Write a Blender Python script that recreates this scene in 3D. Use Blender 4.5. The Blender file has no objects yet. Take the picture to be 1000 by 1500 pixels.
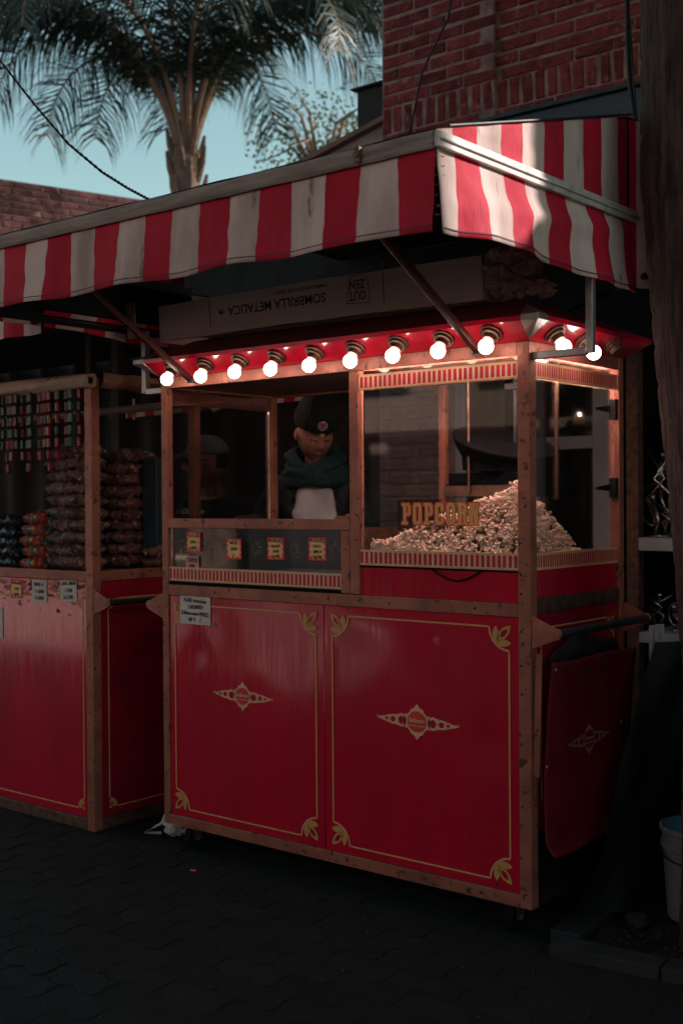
import bpy, bmesh, math, random
from mathutils import Vector, Matrix, noise
random.seed(11)
rad = math.radians
S = bpy.context.scene
COL = S.collection

# ------------------------------------------------------------------ camera
F_ = Vector((-0.63223, 0.774725, -0.009258)); R_ = Vector((0.77478, 0.632192, -0.006945)); U_ = Vector((-0.000472, 0.011563, 0.999933))
CAM = Vector((3.6455, -3.3139, 1.4))
cd = bpy.data.cameras.new('camera'); cam = bpy.data.objects.new('camera', cd); COL.objects.link(cam)
m = Matrix((R_, U_, -F_)).transposed().to_4x4(); m.translation = CAM
cam.matrix_world = m
cd.sensor_fit = 'VERTICAL'; cd.sensor_height = 36; cd.sensor_width = 24; cd.lens = 42.144
cd.clip_start = .05; cd.clip_end = 2000
cd.dof.use_dof = True; cd.dof.focus_distance = 4.2; cd.dof.aperture_fstop = 3.2
S.camera = cam

# ------------------------------------------------------------------ light
SUN_AZ, SUN_EL = rad(45), rad(27.6)
w = bpy.data.worlds.new('World'); S.world = w; w.use_nodes = True
nt = w.node_tree; bg = nt.nodes['Background']
sky = nt.nodes.new('ShaderNodeTexSky'); sky.sky_type = 'NISHITA'; sky.sun_disc = False
sky.sun_elevation = SUN_EL; sky.sun_rotation = SUN_AZ; sky.air_density = 1.0; sky.dust_density = 1.5; sky.ozone_density = 1.0
tint = nt.nodes.new('ShaderNodeMix'); tint.data_type = 'RGBA'; tint.blend_type = 'MULTIPLY'; tint.inputs[0].default_value = 1
nt.links.new(sky.outputs[0], tint.inputs[6]); tint.inputs[7].default_value = (.95, 1.02, .76, 1)
nt.links.new(tint.outputs[2], bg.inputs[0]); bg.inputs[1].default_value = .118
sd = bpy.data.lights.new('sun', 'SUN'); sun = bpy.data.objects.new('sun', sd); COL.objects.link(sun)
sd.energy = 3.6; sd.angle = rad(.5); sd.color = (1, .87, .80)
sdir = Vector((math.sin(SUN_AZ) * math.cos(SUN_EL), math.cos(SUN_AZ) * math.cos(SUN_EL), math.sin(SUN_EL)))
sun.rotation_euler = sdir.to_track_quat('Z', 'Y').to_euler(); sun.location = sdir * 30
S.view_settings.view_transform = 'Standard'; S.view_settings.look = 'None'; S.view_settings.gamma = 1
S.view_settings.exposure = .88; S.view_settings.use_curve_mapping = False

# ------------------------------------------------------------------ materials
def mat(name, col, rough=.5, metal=0, col2=None, scale=8, bump=.08, bscale=60, spots=None, coat=0, rnd=0, stretch=(1, 1, 1), spec=.35, sheen=0, detail=6, croug=.15, lo=.35, hi=.7, scr=0):
    M = bpy.data.materials.new(name); M.use_nodes = True; n = M.node_tree.nodes; l = M.node_tree.links
    b = n['Principled BSDF']; b.inputs['Roughness'].default_value = rough; b.inputs['Metallic'].default_value = metal
    b.inputs['Specular IOR Level'].default_value = spec
    if coat: b.inputs['Coat Weight'].default_value = coat; b.inputs['Coat IOR'].default_value = 1.75 if coat >= 1 else 1.5; b.inputs['Coat Roughness'].default_value = croug
    if sheen: b.inputs['Sheen Weight'].default_value = sheen
    tc = n.new('ShaderNodeTexCoord'); mp = n.new('ShaderNodeMapping'); mp.inputs['Scale'].default_value = stretch
    l.new(tc.outputs['Object'], mp.inputs[0])
    oi = n.new('ShaderNodeObjectInfo')
    av = n.new('ShaderNodeVectorMath'); av.operation = 'MULTIPLY_ADD'; av.inputs[1].default_value = (17, 31, 23)
    cv = n.new('ShaderNodeCombineXYZ')
    for k in range(3): l.new(oi.outputs['Random'], cv.inputs[k])
    l.new(cv.outputs[0], av.inputs[0]); l.new(mp.outputs[0], av.inputs[2])
    vec = av.outputs[0]
    nz = n.new('ShaderNodeTexNoise'); nz.inputs['Scale'].default_value = scale; nz.inputs['Detail'].default_value = detail; l.new(vec, nz.inputs['Vector'])
    rp = n.new('ShaderNodeMapRange'); rp.inputs[1].default_value = lo; rp.inputs[2].default_value = hi; l.new(nz.outputs['Fac'], rp.inputs[0])
    c2 = col2 or tuple(c * .7 for c in col)
    mx = n.new('ShaderNodeMix'); mx.data_type = 'RGBA'; mx.inputs[6].default_value = (*col, 1); mx.inputs[7].default_value = (*c2, 1)
    l.new(rp.outputs[0], mx.inputs[0]); out = mx.outputs[2]
    if spots:
        sc, th, scl = spots
        n2 = n.new('ShaderNodeTexNoise'); n2.inputs['Scale'].default_value = scl; n2.inputs['Detail'].default_value = 8; n2.inputs['Roughness'].default_value = .65; l.new(vec, n2.inputs['Vector'])
        r2 = n.new('ShaderNodeMapRange'); r2.inputs[1].default_value = th; r2.inputs[2].default_value = th + .05; l.new(n2.outputs['Fac'], r2.inputs[0])
        m2 = n.new('ShaderNodeMix'); m2.data_type = 'RGBA'; l.new(r2.outputs[0], m2.inputs[0]); l.new(out, m2.inputs[6]); m2.inputs[7].default_value = (*sc, 1); out = m2.outputs[2]
    if rnd:
        m3 = n.new('ShaderNodeHueSaturation'); r3 = n.new('ShaderNodeMapRange'); r3.inputs[3].default_value = 1 - rnd; r3.inputs[4].default_value = 1 + rnd * .6
        l.new(oi.outputs['Random'], r3.inputs[0]); l.new(r3.outputs[0], m3.inputs['Value']); l.new(out, m3.inputs['Color']); out = m3.outputs[0]
    l.new(out, b.inputs['Base Color'])
    rr = n.new('ShaderNodeMapRange'); rr.inputs[3].default_value = rough * .8; rr.inputs[4].default_value = min(1, rough * 1.25); l.new(nz.outputs['Fac'], rr.inputs[0]); l.new(rr.outputs[0], b.inputs['Roughness'])
    if scr:
        m8 = n.new('ShaderNodeMapping'); m8.inputs['Scale'].default_value = (30, 30, 1.6); l.new(tc.outputs['Object'], m8.inputs[0])
        n8 = n.new('ShaderNodeTexNoise'); n8.inputs['Scale'].default_value = 3; n8.inputs['Detail'].default_value = 9; n8.inputs['Roughness'].default_value = .7; l.new(m8.outputs[0], n8.inputs['Vector'])
        r8 = n.new('ShaderNodeMapRange'); r8.inputs[1].default_value = .4; r8.inputs[2].default_value = .8; r8.inputs[3].default_value = croug * .7; r8.inputs[4].default_value = croug * 3.2; l.new(n8.outputs['Fac'], r8.inputs[0]); l.new(r8.outputs[0], b.inputs['Coat Roughness'])
        r9 = n.new('ShaderNodeMapRange'); r9.inputs[1].default_value = .35; r9.inputs[2].default_value = .75; r9.inputs[3].default_value = 1; r9.inputs[4].default_value = .84; l.new(n8.outputs['Fac'], r9.inputs[0])
        h9 = n.new('ShaderNodeHueSaturation'); l.new(r9.outputs[0], h9.inputs['Value']); l.new(out, h9.inputs['Color']); l.new(h9.outputs[0], b.inputs['Base Color'])
    if bump:
        nb = n.new('ShaderNodeTexNoise'); nb.inputs['Scale'].default_value = bscale; nb.inputs['Detail'].default_value = 5; l.new(vec, nb.inputs['Vector'])
        bp = n.new('ShaderNodeBump'); bp.inputs['Strength'].default_value = bump; bp.inputs['Distance'].default_value = .01; l.new(nb.outputs['Fac'], bp.inputs['Height']); l.new(bp.outputs[0], b.inputs['Normal'])
    return M
def glow(name, col, st):
    M = bpy.data.materials.new(name); M.use_nodes = True; b = M.node_tree.nodes['Principled BSDF']
    b.inputs['Base Color'].default_value = (.8, .75, .7, 1); b.inputs['Emission Color'].default_value = (*col, 1); b.inputs['Emission Strength'].default_value = st
    return M
def glass(name, tintc=(.97, .98, .98), dirt=.0025, gl=.6):
    M = bpy.data.materials.new(name); M.use_nodes = True; n = M.node_tree.nodes; l = M.node_tree.links; n.clear()
    o = n.new('ShaderNodeOutputMaterial'); t = n.new('ShaderNodeBsdfTransparent'); t.inputs[0].default_value = (*tintc, 1)
    g = n.new('ShaderNodeBsdfGlossy'); g.inputs['Roughness'].default_value = .03
    f = n.new('ShaderNodeFresnel'); f.inputs[0].default_value = 1.5
    mu = n.new('ShaderNodeMath'); mu.operation = 'MULTIPLY'; mu.inputs[1].default_value = gl; l.new(f.outputs[0], mu.inputs[0])
    m1 = n.new('ShaderNodeMixShader'); l.new(mu.outputs[0], m1.inputs[0]); l.new(t.outputs[0], m1.inputs[1]); l.new(g.outputs[0], m1.inputs[2])
    d = n.new('ShaderNodeBsdfDiffuse'); d.inputs[0].default_value = (.6, .55, .52, 1)
    tc = n.new('ShaderNodeTexCoord'); mp = n.new('ShaderNodeMapping'); mp.inputs['Scale'].default_value = (1, 1, .3); l.new(tc.outputs['Object'], mp.inputs[0])
    nz = n.new('ShaderNodeTexNoise'); nz.inputs['Scale'].default_value = 9; nz.inputs['Detail'].default_value = 8; l.new(mp.outputs[0], nz.inputs['Vector'])
    mr = n.new('ShaderNodeMapRange'); mr.inputs[1].default_value = .4; mr.inputs[2].default_value = .8; mr.inputs[3].default_value = dirt * .3; mr.inputs[4].default_value = dirt * 2; l.new(nz.outputs['Fac'], mr.inputs[0])
    m2 = n.new('ShaderNodeMixShader'); l.new(mr.outputs[0], m2.inputs[0]); l.new(m1.outputs[0], m2.inputs[1]); l.new(d.outputs[0], m2.inputs[2]); l.new(m2.outputs[0], o.inputs[0])
    return M
def leafmat(name, c1, c2, tr=.25):
    M = mat(name, c1, .45, col2=c2, scale=1.2, bump=0)
    n = M.node_tree.nodes; l = M.node_tree.links; b = n['Principled BSDF']; o = [x for x in n if x.type == 'OUTPUT_MATERIAL'][0]
    t = n.new('ShaderNodeBsdfTranslucent'); t.inputs[0].default_value = (c1[0] * 1.6, c1[1] * 1.6, c1[2] * 1.2, 1); mx = n.new('ShaderNodeMixShader'); mx.inputs[0].default_value = tr
    l.new(b.outputs[0], mx.inputs[1]); l.new(t.outputs[0], mx.inputs[2]); l.new(mx.outputs[0], o.inputs[0]); return M

BURNT = mat('burnt_black_metal', (.004, .004, .005), .9, bump=0, spec=.05)
COPPER = mat('bronze_paint', (.40, .135, .090), .45, .25, (.25, .08, .058), 9, .25, 60, ((.07, .035, .028), .585, 34))
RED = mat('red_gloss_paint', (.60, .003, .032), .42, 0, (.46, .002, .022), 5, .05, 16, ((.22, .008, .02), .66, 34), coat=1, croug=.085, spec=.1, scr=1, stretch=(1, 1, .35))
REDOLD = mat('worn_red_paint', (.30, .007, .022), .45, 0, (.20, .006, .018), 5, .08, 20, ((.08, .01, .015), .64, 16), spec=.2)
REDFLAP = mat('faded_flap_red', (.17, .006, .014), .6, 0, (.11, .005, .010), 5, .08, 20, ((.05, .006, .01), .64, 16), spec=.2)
REDDARK = mat('dark_red_paint', (.22, .01, .025), .5, 0, (.13, .008, .018), 6, .1, 40)
REDTRIM = mat('red_trim_print', (.55, .015, .05), .4, col2=(.42, .012, .035), scale=30)
CREAM = mat('cream_trim_print', (.78, .52, .33), .45, col2=(.6, .38, .22), scale=25)
GOLD = mat('gold_line_paint', (.72, .36, .17), .45, col2=(.58, .27, .12), scale=30, bump=.05)
PALEGOLD = mat('pale_emblem_print', (.82, .44, .29), .45, col2=(.70, .34, .21), scale=30, bump=0)
OCHRE = mat('ochre_leaf_print', (.60, .30, .10), .5, col2=(.5, .23, .07), scale=40, bump=0)
BLACK = mat('black_rubber', (.008, .008, .009), .85, spec=.08)
DARKM = mat('dark_metal', (.014, .014, .016), .55, 0, spec=.3)
STEEL = mat('galvanised_steel', (.42, .43, .45), .4, .8, (.26, .26, .28), 14, .1, 60)
BROWNM = mat('aged_brown_metal', (.20, .10, .07), .45, .5, (.08, .045, .035), 30, .2, 60)
STRUTM = mat('dark_red_strut_metal', (.10, .025, .022), .45, .4, (.05, .015, .014), 18, .1, 50)
WCLOTH = mat('white_awning_cloth', (.66, .505, .475), .8, 0, (.38, .28, .26), 5, .30, 35, ((.22, .16, .14), .62, 9), stretch=(1.4, 1, .35), detail=10, lo=.42, hi=.66)
RCLOTH = mat('red_awning_cloth', (.52, .006, .036), .75, 0, (.38, .005, .026), 5, .30, 45, ((.2, .01, .02), .72, 15), stretch=(1, 1, .45))
BARCL = mat('weathered_bar_wrap', (.36, .29, .26), .75, 0, (.2, .155, .14), 18, .4, 50, stretch=(.3, 1, 2.5))
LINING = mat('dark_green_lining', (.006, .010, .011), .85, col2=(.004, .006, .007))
HEM = mat('hem_stitching', (.10, .05, .05), .9)
CARD = mat('old_cardboard', (.82, .66, .60), .85, 0, (.60, .46, .41), 5, .15, 30, ((.12, .08, .07), .70, 10), stretch=(.3, 1, 1))
INK = mat('black_print', (.02, .017, .015), .7, bump=0)
PAPER = mat('white_paper', (.66, .58, .55), .8, col2=(.55, .47, .44), scale=20)
PINKP = mat('pink_card', (.72, .33, .28), .8, col2=(.6, .26, .22), scale=20)
TAGRED = mat('red_tag_card', (.88, .07, .09), .6, bump=0)
TAGYEL = mat('yellow_tag_burst', (.90, .56, .22), .6, col2=(.82, .42, .20), scale=30, bump=0)
CANVAS = mat('brown_canvas', (.36, .21, .15), .85, 0, (.24, .13, .09), 10, .4, 30, stretch=(1, .4, 3))
CREAMROLL = mat('cream_canvas', (.5, .36, .29), .85, 0, (.36, .25, .2), 10, .3, 40)
KRAFT = mat('crumpled_brown_plastic', (.52, .36, .32), .4, 0, (.36, .24, .21), 6, .3, 30, coat=.3)
KERN = mat('popcorn', (.94, .70, .58), .75, 0, (.84, .50, .36), 60, .2, 150, ((.50, .20, .06), .60, 80), lo=.45, hi=.8)
GLASS = glass('display_glass')
GLASS2 = glass('shop_glass', (.8, .85, .85), .03, 1.2)
BRICK = mat('red_brick', (.25, .052, .047), .9, 0, (.12, .026, .030), 16, .9, 45, ((.27, .17, .15), .60, 13), rnd=.35, spec=.2)
MORTAR = mat('brick_mortar', (.36, .25, .23), .9, 0, (.15, .09, .08), 12, .5, 50)
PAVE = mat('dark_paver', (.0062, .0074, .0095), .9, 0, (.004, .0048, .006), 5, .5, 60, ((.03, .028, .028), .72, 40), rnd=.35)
GROUNDM = mat('joint_sand_ground', (.007, .007, .008), .9, 0, (.005, .005, .006), 5, .5, 40)
PLAZA = mat('street_asphalt', (.04, .036, .036), .9, 0, (.03, .027, .027), 1.5, .3, 20)
SUNPATCH = mat('sun_patch_paint', (.80, .56, .52), .85, 0, (.64, .44, .41), .9, .3, 20)
STONE = mat('kerb_stone', (.026, .026, .028), .85, 0, (.016, .016, .018), 9, .5, 40)
STONE2 = mat('pale_crumb', (.16, .14, .13), .9)
SOIL = mat('planter_soil', (.022, .016, .014), .95, 0, (.012, .010, .009), 25, 1, 60)
BARK = mat('palm_bark', (.085, .055, .052), .9, 0, (.018, .012, .013), 16, 1, 45, stretch=(3.5, 3.5, .35), detail=10, rnd=0)
PBARK = mat('far_palm_bark', (.22, .13, .11), .8, 0, (.10, .06, .05), 6, .6, 20, stretch=(1, 1, .4))
PETI = mat('palm_leaf_stalk', (.26, .14, .11), .6, 0, (.14, .09, .06), 5, .1, 20)
PLEAF = leafmat('palm_leaflet', (.020, .034, .026), (.011, .021, .018), .14)
TLEAF = leafmat('tree_leaf', (.14, .13, .06), (.06, .08, .04), .35)
TLEAF2 = leafmat('shade_tree_leaf', (.05, .08, .03), (.03, .05, .02), .2)
SLAB = mat('dark_grey_canvas', (.075, .082, .095), .7, 0, (.05, .055, .065), 3, .2, 20)
TEALM = mat('blue_grey_ledge', (.035, .065, .08), .5, .2, (.02, .04, .05), 10)
GREYW = mat('pale_grey_render', (.36, .36, .38), .8, 0, (.26, .26, .28), 4)
FRAMEW = mat('pale_window_frame', (.74, .64, .63), .6, 0, (.62, .53, .52), 8)
SHOPD = mat('shop_interior_dark', (.02, .016, .017), .8)
LEDGE = mat('grey_ledge', (.42, .42, .45), .7)
CHROME = mat('dark_chrome', (.35, .33, .33), .25, 1)
PLAST = mat('white_plastic', (.55, .54, .55), .5, 0, (.40, .39, .40), 8, .2, 20)
BUCKM = mat('dirty_white_bucket', (.24, .23, .24), .6, 0, (.15, .14, .14), 5, .1, 20, ((.10, .09, .085), .64, 12))
BLUEIN = mat('pale_blue_bucket_inside', (.12, .30, .38), .6)
TARP = mat('black_tarpaulin', (.006, .008, .010), .7, 0, (.004, .005, .006), 4, .6, 9, spec=.25)
SKIN = mat('skin', (.32, .135, .10), .5, 0, (.25, .10, .08), 20, .05, 200)
BEARD = mat('dark_beard', (.10, .05, .04), .7, 0, (.20, .09, .07), 90, .3, 200)
LIPS = mat('lips', (.30, .095, .085), .4)
HAIR = mat('dark_hair', (.02, .014, .012), .6)
BEANIE = mat('black_knit', (.012, .014, .017), .9, 0, (.007, .008, .010), 60, .8, 160, stretch=(3, 3, .4))
JACK = mat('black_jacket', (.012, .014, .018), .75, 0, (.008, .009, .012), 9, .3, 40)
SHIRT = mat('grey_tshirt', (.58, .52, .54), .85, 0, (.34, .30, .32), 6, .3, 40)
SCARF = mat('dark_teal_scarf', (.010, .036, .040), .95, 0, (.006, .020, .024), 30, .7, 90)
JEANS = mat('dark_trousers', (.03, .035, .05), .85)
CAPM = mat('grey_cap', (.10, .10, .11), .85, bscale=120)
WTXT = mat('white_print', (.7, .68, .68), .6, bump=0)
NAVYP = mat('navy_emblem', (.02, .03, .07), .6, bump=0)
REDP = mat('red_emblem', (.5, .03, .06), .5, bump=0)
ORANGE = mat('orange_letter', (.85, .09, .04), .5, col2=(.75, .07, .03), scale=20, bump=0)
LETGOLD = mat('gold_letter', (.82, .46, .14), .5, col2=(.85, .30, .10), scale=7, bump=0)
DISC = mat('orange_red_disc', (.72, .055, .045), .5, bump=0)
SMOKE = mat('letter_backing_film', (.09, .07, .08), .5, bump=0)
CAB_B = mat('black_cable', (.012, .013, .02), .5)
CAB_W = mat('braided_wire', (.012, .011, .012), .6)
BULB = glow('lit_bulb', (1, .77, .64), 8.0)
LAMP = glow('case_lamp_glow', (1, .70, .58), 55)
CGREEN = mat('green_wrapper', (.012, .055, .042), .3, coat=.6, rnd=.5)
CRED = mat('red_wrapper', (.20, .012, .02), .3, coat=.6, rnd=.5)
def bagmat(name, a, b_, c, sc, coat=.8, multi=False):
    M = mat(name, a, .28, 0, b_, sc, .9, 55, (c, .60, sc * 1.3), coat=coat, croug=.12, rnd=.2, lo=.4, hi=.6)
    if multi:
        n = M.node_tree.nodes; l = M.node_tree.links; v = n.new('ShaderNodeTexVoronoi'); v.inputs['Scale'].default_value = 55
        tc = [x for x in n if x.type == 'TEX_COORD'][0]; l.new(tc.outputs['Object'], v.inputs['Vector'])
        cr = n.new('ShaderNodeValToRGB'); cr.color_ramp.interpolation = 'CONSTANT'; e = cr.color_ramp.elements
        e[0].position = 0; e[0].color = (.38, .04, .03, 1); e[1].position = .3; e[1].color = (.40, .12, .03, 1)
        for p, cc in ((.5, (.02, .25, .22, 1)), (.65, (.55, .05, .12, 1)), (.8, (.6, .35, .06, 1)), (.9, (.02, .1, .2, 1))): q = e.new(p); q.color = cc
        sp = n.new('ShaderNodeSeparateColor'); l.new(v.outputs['Color'], sp.inputs[0]); l.new(sp.outputs[0], cr.inputs[0]); l.new(cr.outputs[0], n['Principled BSDF'].inputs['Base Color'])
    return M
BAGBR = bagmat('nut_bag_cellophane', (.17, .075, .062), (.07, .030, .026), (.40, .25, .22), 24)
BAGPK = bagmat('pale_nut_bag_cellophane', (.26, .16, .15), (.10, .05, .045), (.62, .50, .48), 22)
BAGDK = bagmat('dark_candy_bag_cellophane', (.035, .033, .04), (.015, .014, .018), (.20, .17, .18), 24)
BAGMU = bagmat('colourful_sweets', (.5, .1, .05), (.1, .2, .2), (.6, .3, .1), 50, multi=True)

# ------------------------------------------------------------------ mesh helpers
class G:
    def __init__(s): s.v = []; s.f = []; s.m = []
    def add(s, vs, fs, mi=0):
        k = len(s.v); s.v += [Vector(p) for p in vs]; s.f += [tuple(i + k for i in f) for f in fs]; s.m += [mi] * len(fs); return s
    def box(s, x0, x1, y0, y1, z0, z1, mi=0):
        return s.add([(x0, y0, z0), (x1, y0, z0), (x1, y1, z0), (x0, y1, z0), (x0, y0, z1), (x1, y0, z1), (x1, y1, z1), (x0, y1, z1)],
                     [(0, 3, 2, 1), (4, 5, 6, 7), (0, 1, 5, 4), (1, 2, 6, 5), (2, 3, 7, 6), (3, 0, 4, 7)], mi)
    def tube(s, pts, r, n=12, mi=0, cap=True):
        pts = [Vector(p) for p in pts]; rs = r if isinstance(r, (list, tuple)) else [r] * len(pts); vs = []; fs = []
        a = None
        for i, p in enumerate(pts):
            d = (pts[min(i + 1, len(pts) - 1)] - pts[max(i - 1, 0)]).normalized()
            if a is None: a = d.orthogonal().normalized()
            a = (a - d * a.dot(d)).normalized(); b = d.cross(a)
            for k in range(n):
                t = 2 * math.pi * k / n; vs.append(p + (a * math.cos(t) + b * math.sin(t)) * rs[i])
        for i in range(len(pts) - 1):
            for k in range(n): fs.append((i * n + k, i * n + (k + 1) % n, (i + 1) * n + (k + 1) % n, (i + 1) * n + k))
        if cap: fs.append(tuple(range(n - 1, -1, -1))); fs.append(tuple(range((len(pts) - 1) * n, len(pts) * n)))
        return s.add(vs, fs, mi)
    def lathe(s, o, ax, prof, n=20, mi=0):
        ax = Vector(ax).normalized(); a = ax.orthogonal().normalized(); b = ax.cross(a); o = Vector(o); vs = []; fs = []
        for h, r in prof:
            for k in range(n):
                t = 2 * math.pi * k / n; vs.append(o + ax * h + (a * math.cos(t) + b * math.sin(t)) * max(r, 1e-5))
        for i in range(len(prof) - 1):
            for k in range(n): fs.append((i * n + k, i * n + (k + 1) % n, (i + 1) * n + (k + 1) % n, (i + 1) * n + k))
        return s.add(vs, fs, mi)
    def bar(s, p0, p1, wd, ht, mi=0, up=(0, 0, 1)):
        p0 = Vector(p0); p1 = Vector(p1); d = (p1 - p0).normalized(); sd_ = d.cross(Vector(up)).normalized() * wd / 2; u = sd_.cross(d).normalized() * ht / 2
        vs = [p + a * sd_ + b * u for p in (p0, p1) for a, b in ((-1, -1), (1, -1), (1, 1), (-1, 1))]
        return s.add(vs, [(0, 1, 2, 3), (7, 6, 5, 4), (0, 4, 5, 1), (1, 5, 6, 2), (2, 6, 7, 3), (3, 7, 4, 0)], mi)
    def prism(s, fr, pts, d0, d1, mi=0):
        n = len(pts); vs = [fr(u, v, d0) for u, v in pts] + [fr(u, v, d1) for u, v in pts]
        fs = [tuple(range(n - 1, -1, -1)), tuple(range(n, 2 * n))] + [(i, (i + 1) % n, n + (i + 1) % n, n + i) for i in range(n)]
        return s.add(vs, fs, mi)
    def ring(s, fr, cu, cv, ru, rv, wd, d0, d1, a0=0, a1=360, n=28, mi=0):
        full = a1 - a0 >= 360; k = n if full else n + 1; vs = []; fs = []
        for i in range(k):
            t = rad(a0 + (a1 - a0) * i / n)
            for q in (0, 1):
                for d in (d0, d1): vs.append(fr(cu + (ru - wd * q) * math.cos(t), cv + (rv - wd * q) * math.sin(t), d))
        for i in range(n):
            a = i * 4; b = ((i + 1) % k) * 4
            fs += [(a + 1, b + 1, b + 3, a + 3), (a, b, b + 1, a + 1), (a + 2, a + 3, b + 3, b + 2)]
        return s.add(vs, fs, mi)
    def grid(s, fn, nu, nv, mfn=None, mi=0):
        k = len(s.v)
        for j in range(nv + 1):
            for i in range(nu + 1): s.v.append(Vector(fn(i / nu, j / nv)))
        for j in range(nv):
            for i in range(nu):
                a = k + j * (nu + 1) + i; s.f.append((a, a + 1, a + nu + 2, a + nu + 1)); s.m.append(mfn(i, j) if mfn else mi)
        return s
def ico(sub=1, r=1):
    b = bmesh.new(); bmesh.ops.create_icosphere(b, subdivisions=sub, radius=r); v = [x.co.copy() for x in b.verts]; f = [tuple(q.index for q in x.verts) for x in b.faces]; b.free(); return v, f
WP = {}
def rot_of(o): return WP[o.name]
def build(name, g, mats, parent=None, smooth=False, bevel=0, origin=None, label=None, cat=None, group=None, kind=None, recalc=True):
    if not isinstance(mats, (list, tuple)): mats = [mats]
    if origin is None:
        xs = [p.x for p in g.v]; ys = [p.y for p in g.v]; zs = [p.z for p in g.v]
        origin = Vector(((min(xs) + max(xs)) / 2, (min(ys) + max(ys)) / 2, min(zs)))
    origin = Vector(origin)
    me = bpy.data.meshes.new(name); me.from_pydata([p - origin for p in g.v], [], g.f)
    for x in mats: me.materials.append(x)
    me.polygons.foreach_set('material_index', g.m)
    if smooth: me.polygons.foreach_set('use_smooth', [True] * len(me.polygons))
    if recalc:
        b = bmesh.new(); b.from_mesh(me); bmesh.ops.recalc_face_normals(b, faces=b.faces); b.to_mesh(me); b.free()
    me.update()
    o = bpy.data.objects.new(name, me); return place(o, origin, parent, bevel, label, cat, group, kind)
def place(o, origin, parent=None, bevel=0, label=None, cat=None, group=None, kind=None):
    COL.objects.link(o); WP[o.name] = Vector(origin)
    if parent: o.parent = parent; o.location = Vector(origin) - WP[parent.name]
    else: o.location = origin
    if bevel:
        md = o.modifiers.new('bevel', 'BEVEL'); md.width = bevel; md.segments = 2; md.limit_method = 'ANGLE'
    tagp(o, label, cat, group, kind); return o
def tagp(o, label=None, cat=None, group=None, kind=None):
    if label: o['label'] = label
    if cat: o['category'] = cat
    if group: o['group'] = group
    if kind: o['kind'] = kind
    return o
def thing(name, loc, label, cat, group=None):
    o = bpy.data.objects.new(name, None); o.empty_display_size = .1; return place(o, loc, None, 0, label, cat, group)
def dupe(src, origin, parent=None, rot=None, scale=None, **kw):
    o = src.copy()
    for k in ('label', 'group'):
        if k in kw and k in o: del o[k]
    o.parent = None; place(o, origin, parent, 0, **kw)
    if rot: o.rotation_euler = rot
    if scale: o.scale = scale
    return o
def frame(o, X, Y):
    o = Vector(o); X = Vector(X).normalized(); Y = Vector(Y).normalized(); N = X.cross(Y)
    f = lambda u, v, d=0: o + X * u + Y * v + N * d
    f.mat = Matrix((X, Y, N)).transposed().to_4x4(); f.o = o
    return f
FR = frame((0, 0, 0), (1, 0, 0), (0, 0, 1))
def text(name, s, size, fr, u, v, d, mt, parent=None, sx=1, rot=0, align='CENTER', shear=0, th=.0004, bold=.012, **kw):
    c = bpy.data.curves.new('t', 'FONT'); c.body = s; c.size = size; c.align_x = align; c.align_y = 'CENTER'; c.extrude = th; c.resolution_u = 3; c.offset = size * bold; c.shear = shear; c.space_line = .85
    t = bpy.data.objects.new('t', c); COL.objects.link(t); bpy.context.view_layer.update()
    me = bpy.data.meshes.new_from_object(t.evaluated_get(bpy.context.evaluated_depsgraph_get())); bpy.data.objects.remove(t)
    rm = Matrix.Rotation(rot, 4, 'Z') @ Matrix.Diagonal((sx, 1, 1, 1)); g = G()
    vs = []
    for p in me.vertices:
        q = rm @ p.co; vs.append(fr(u + q.x, v + q.y, d + q.z))
    g.add(vs, [tuple(p.vertices) for p in me.polygons]); bpy.data.meshes.remove(me)
    return build(name, g, mt, parent, **kw)
def N3(x, y, z, s=1): return noise.noise(Vector((x, y, z)) * s)

# ================================================================== SETTING
W, D = 1.7085, .6621
g = G(); g.add([(-400, -400, -.008), (400, -400, -.008), (400, 400, -.008), (-400, 400, -.008)], [(0, 1, 2, 3)])
build('street', g, PLAZA, kind='structure', origin=(0, 0, -.008))
g = G(); g.add([(-24, -3.7, -.004), (-2.0, -3.7, -.004), (-6.6, -10.2, -.004), (-24, -10.2, -.004)], [(0, 1, 2, 3)])
build('painted_sun_patch', g, SUNPATCH, kind='structure', origin=(0, -5, -.004))  # sunlit patch painted as a pale ground sheet for the door reflections
# pavers
g = G(); g.box(-3.2, 3.4, -2.6, 2.38, -.03, -.0035)
ground = build('pavement', g, GROUNDM, kind='structure')
PL, PW = .235, .118
def paver_g(cx, cy, hor, zz):
    # wavy interlocking block
    pts = []; n = 6; L, Wd = (PL, PW); gp = .0035
    def wav(t): return .011 * math.sin(t * 2 * math.pi * 2)
    for i in range(n * 2): t = i / (n * 2); pts.append((-L / 2 + gp + (L - 2 * gp) * t, -Wd / 2 + gp + wav(t)))
    for i in range(n): t = i / n; pts.append((L / 2 - gp + .6 * wav(t / 2) * 1, -Wd / 2 + gp + (Wd - 2 * gp) * t))
    for i in range(n * 2): t = 1 - i / (n * 2); pts.append((-L / 2 + gp + (L - 2 * gp) * t, Wd / 2 - gp + wav(t)))
    for i in range(n): t = 1 - i / n; pts.append((-L / 2 + gp + .6 * wav(t / 2) * 1, -Wd / 2 + gp + (Wd - 2 * gp) * t))
    return pts
shape = paver_g(0, 0, 0, 0)
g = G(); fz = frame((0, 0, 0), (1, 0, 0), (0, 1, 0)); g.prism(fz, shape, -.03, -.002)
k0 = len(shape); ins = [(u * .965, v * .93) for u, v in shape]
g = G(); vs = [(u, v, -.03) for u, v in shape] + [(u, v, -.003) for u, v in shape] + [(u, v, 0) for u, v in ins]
fs = [(i, (i + 1) % k0, k0 + (i + 1) % k0, k0 + i) for i in range(k0)] + [(k0 + i, k0 + (i + 1) % k0, 2 * k0 + (i + 1) % k0, 2 * k0 + i) for i in range(k0)] + [tuple(range(2 * k0, 3 * k0))]
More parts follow.
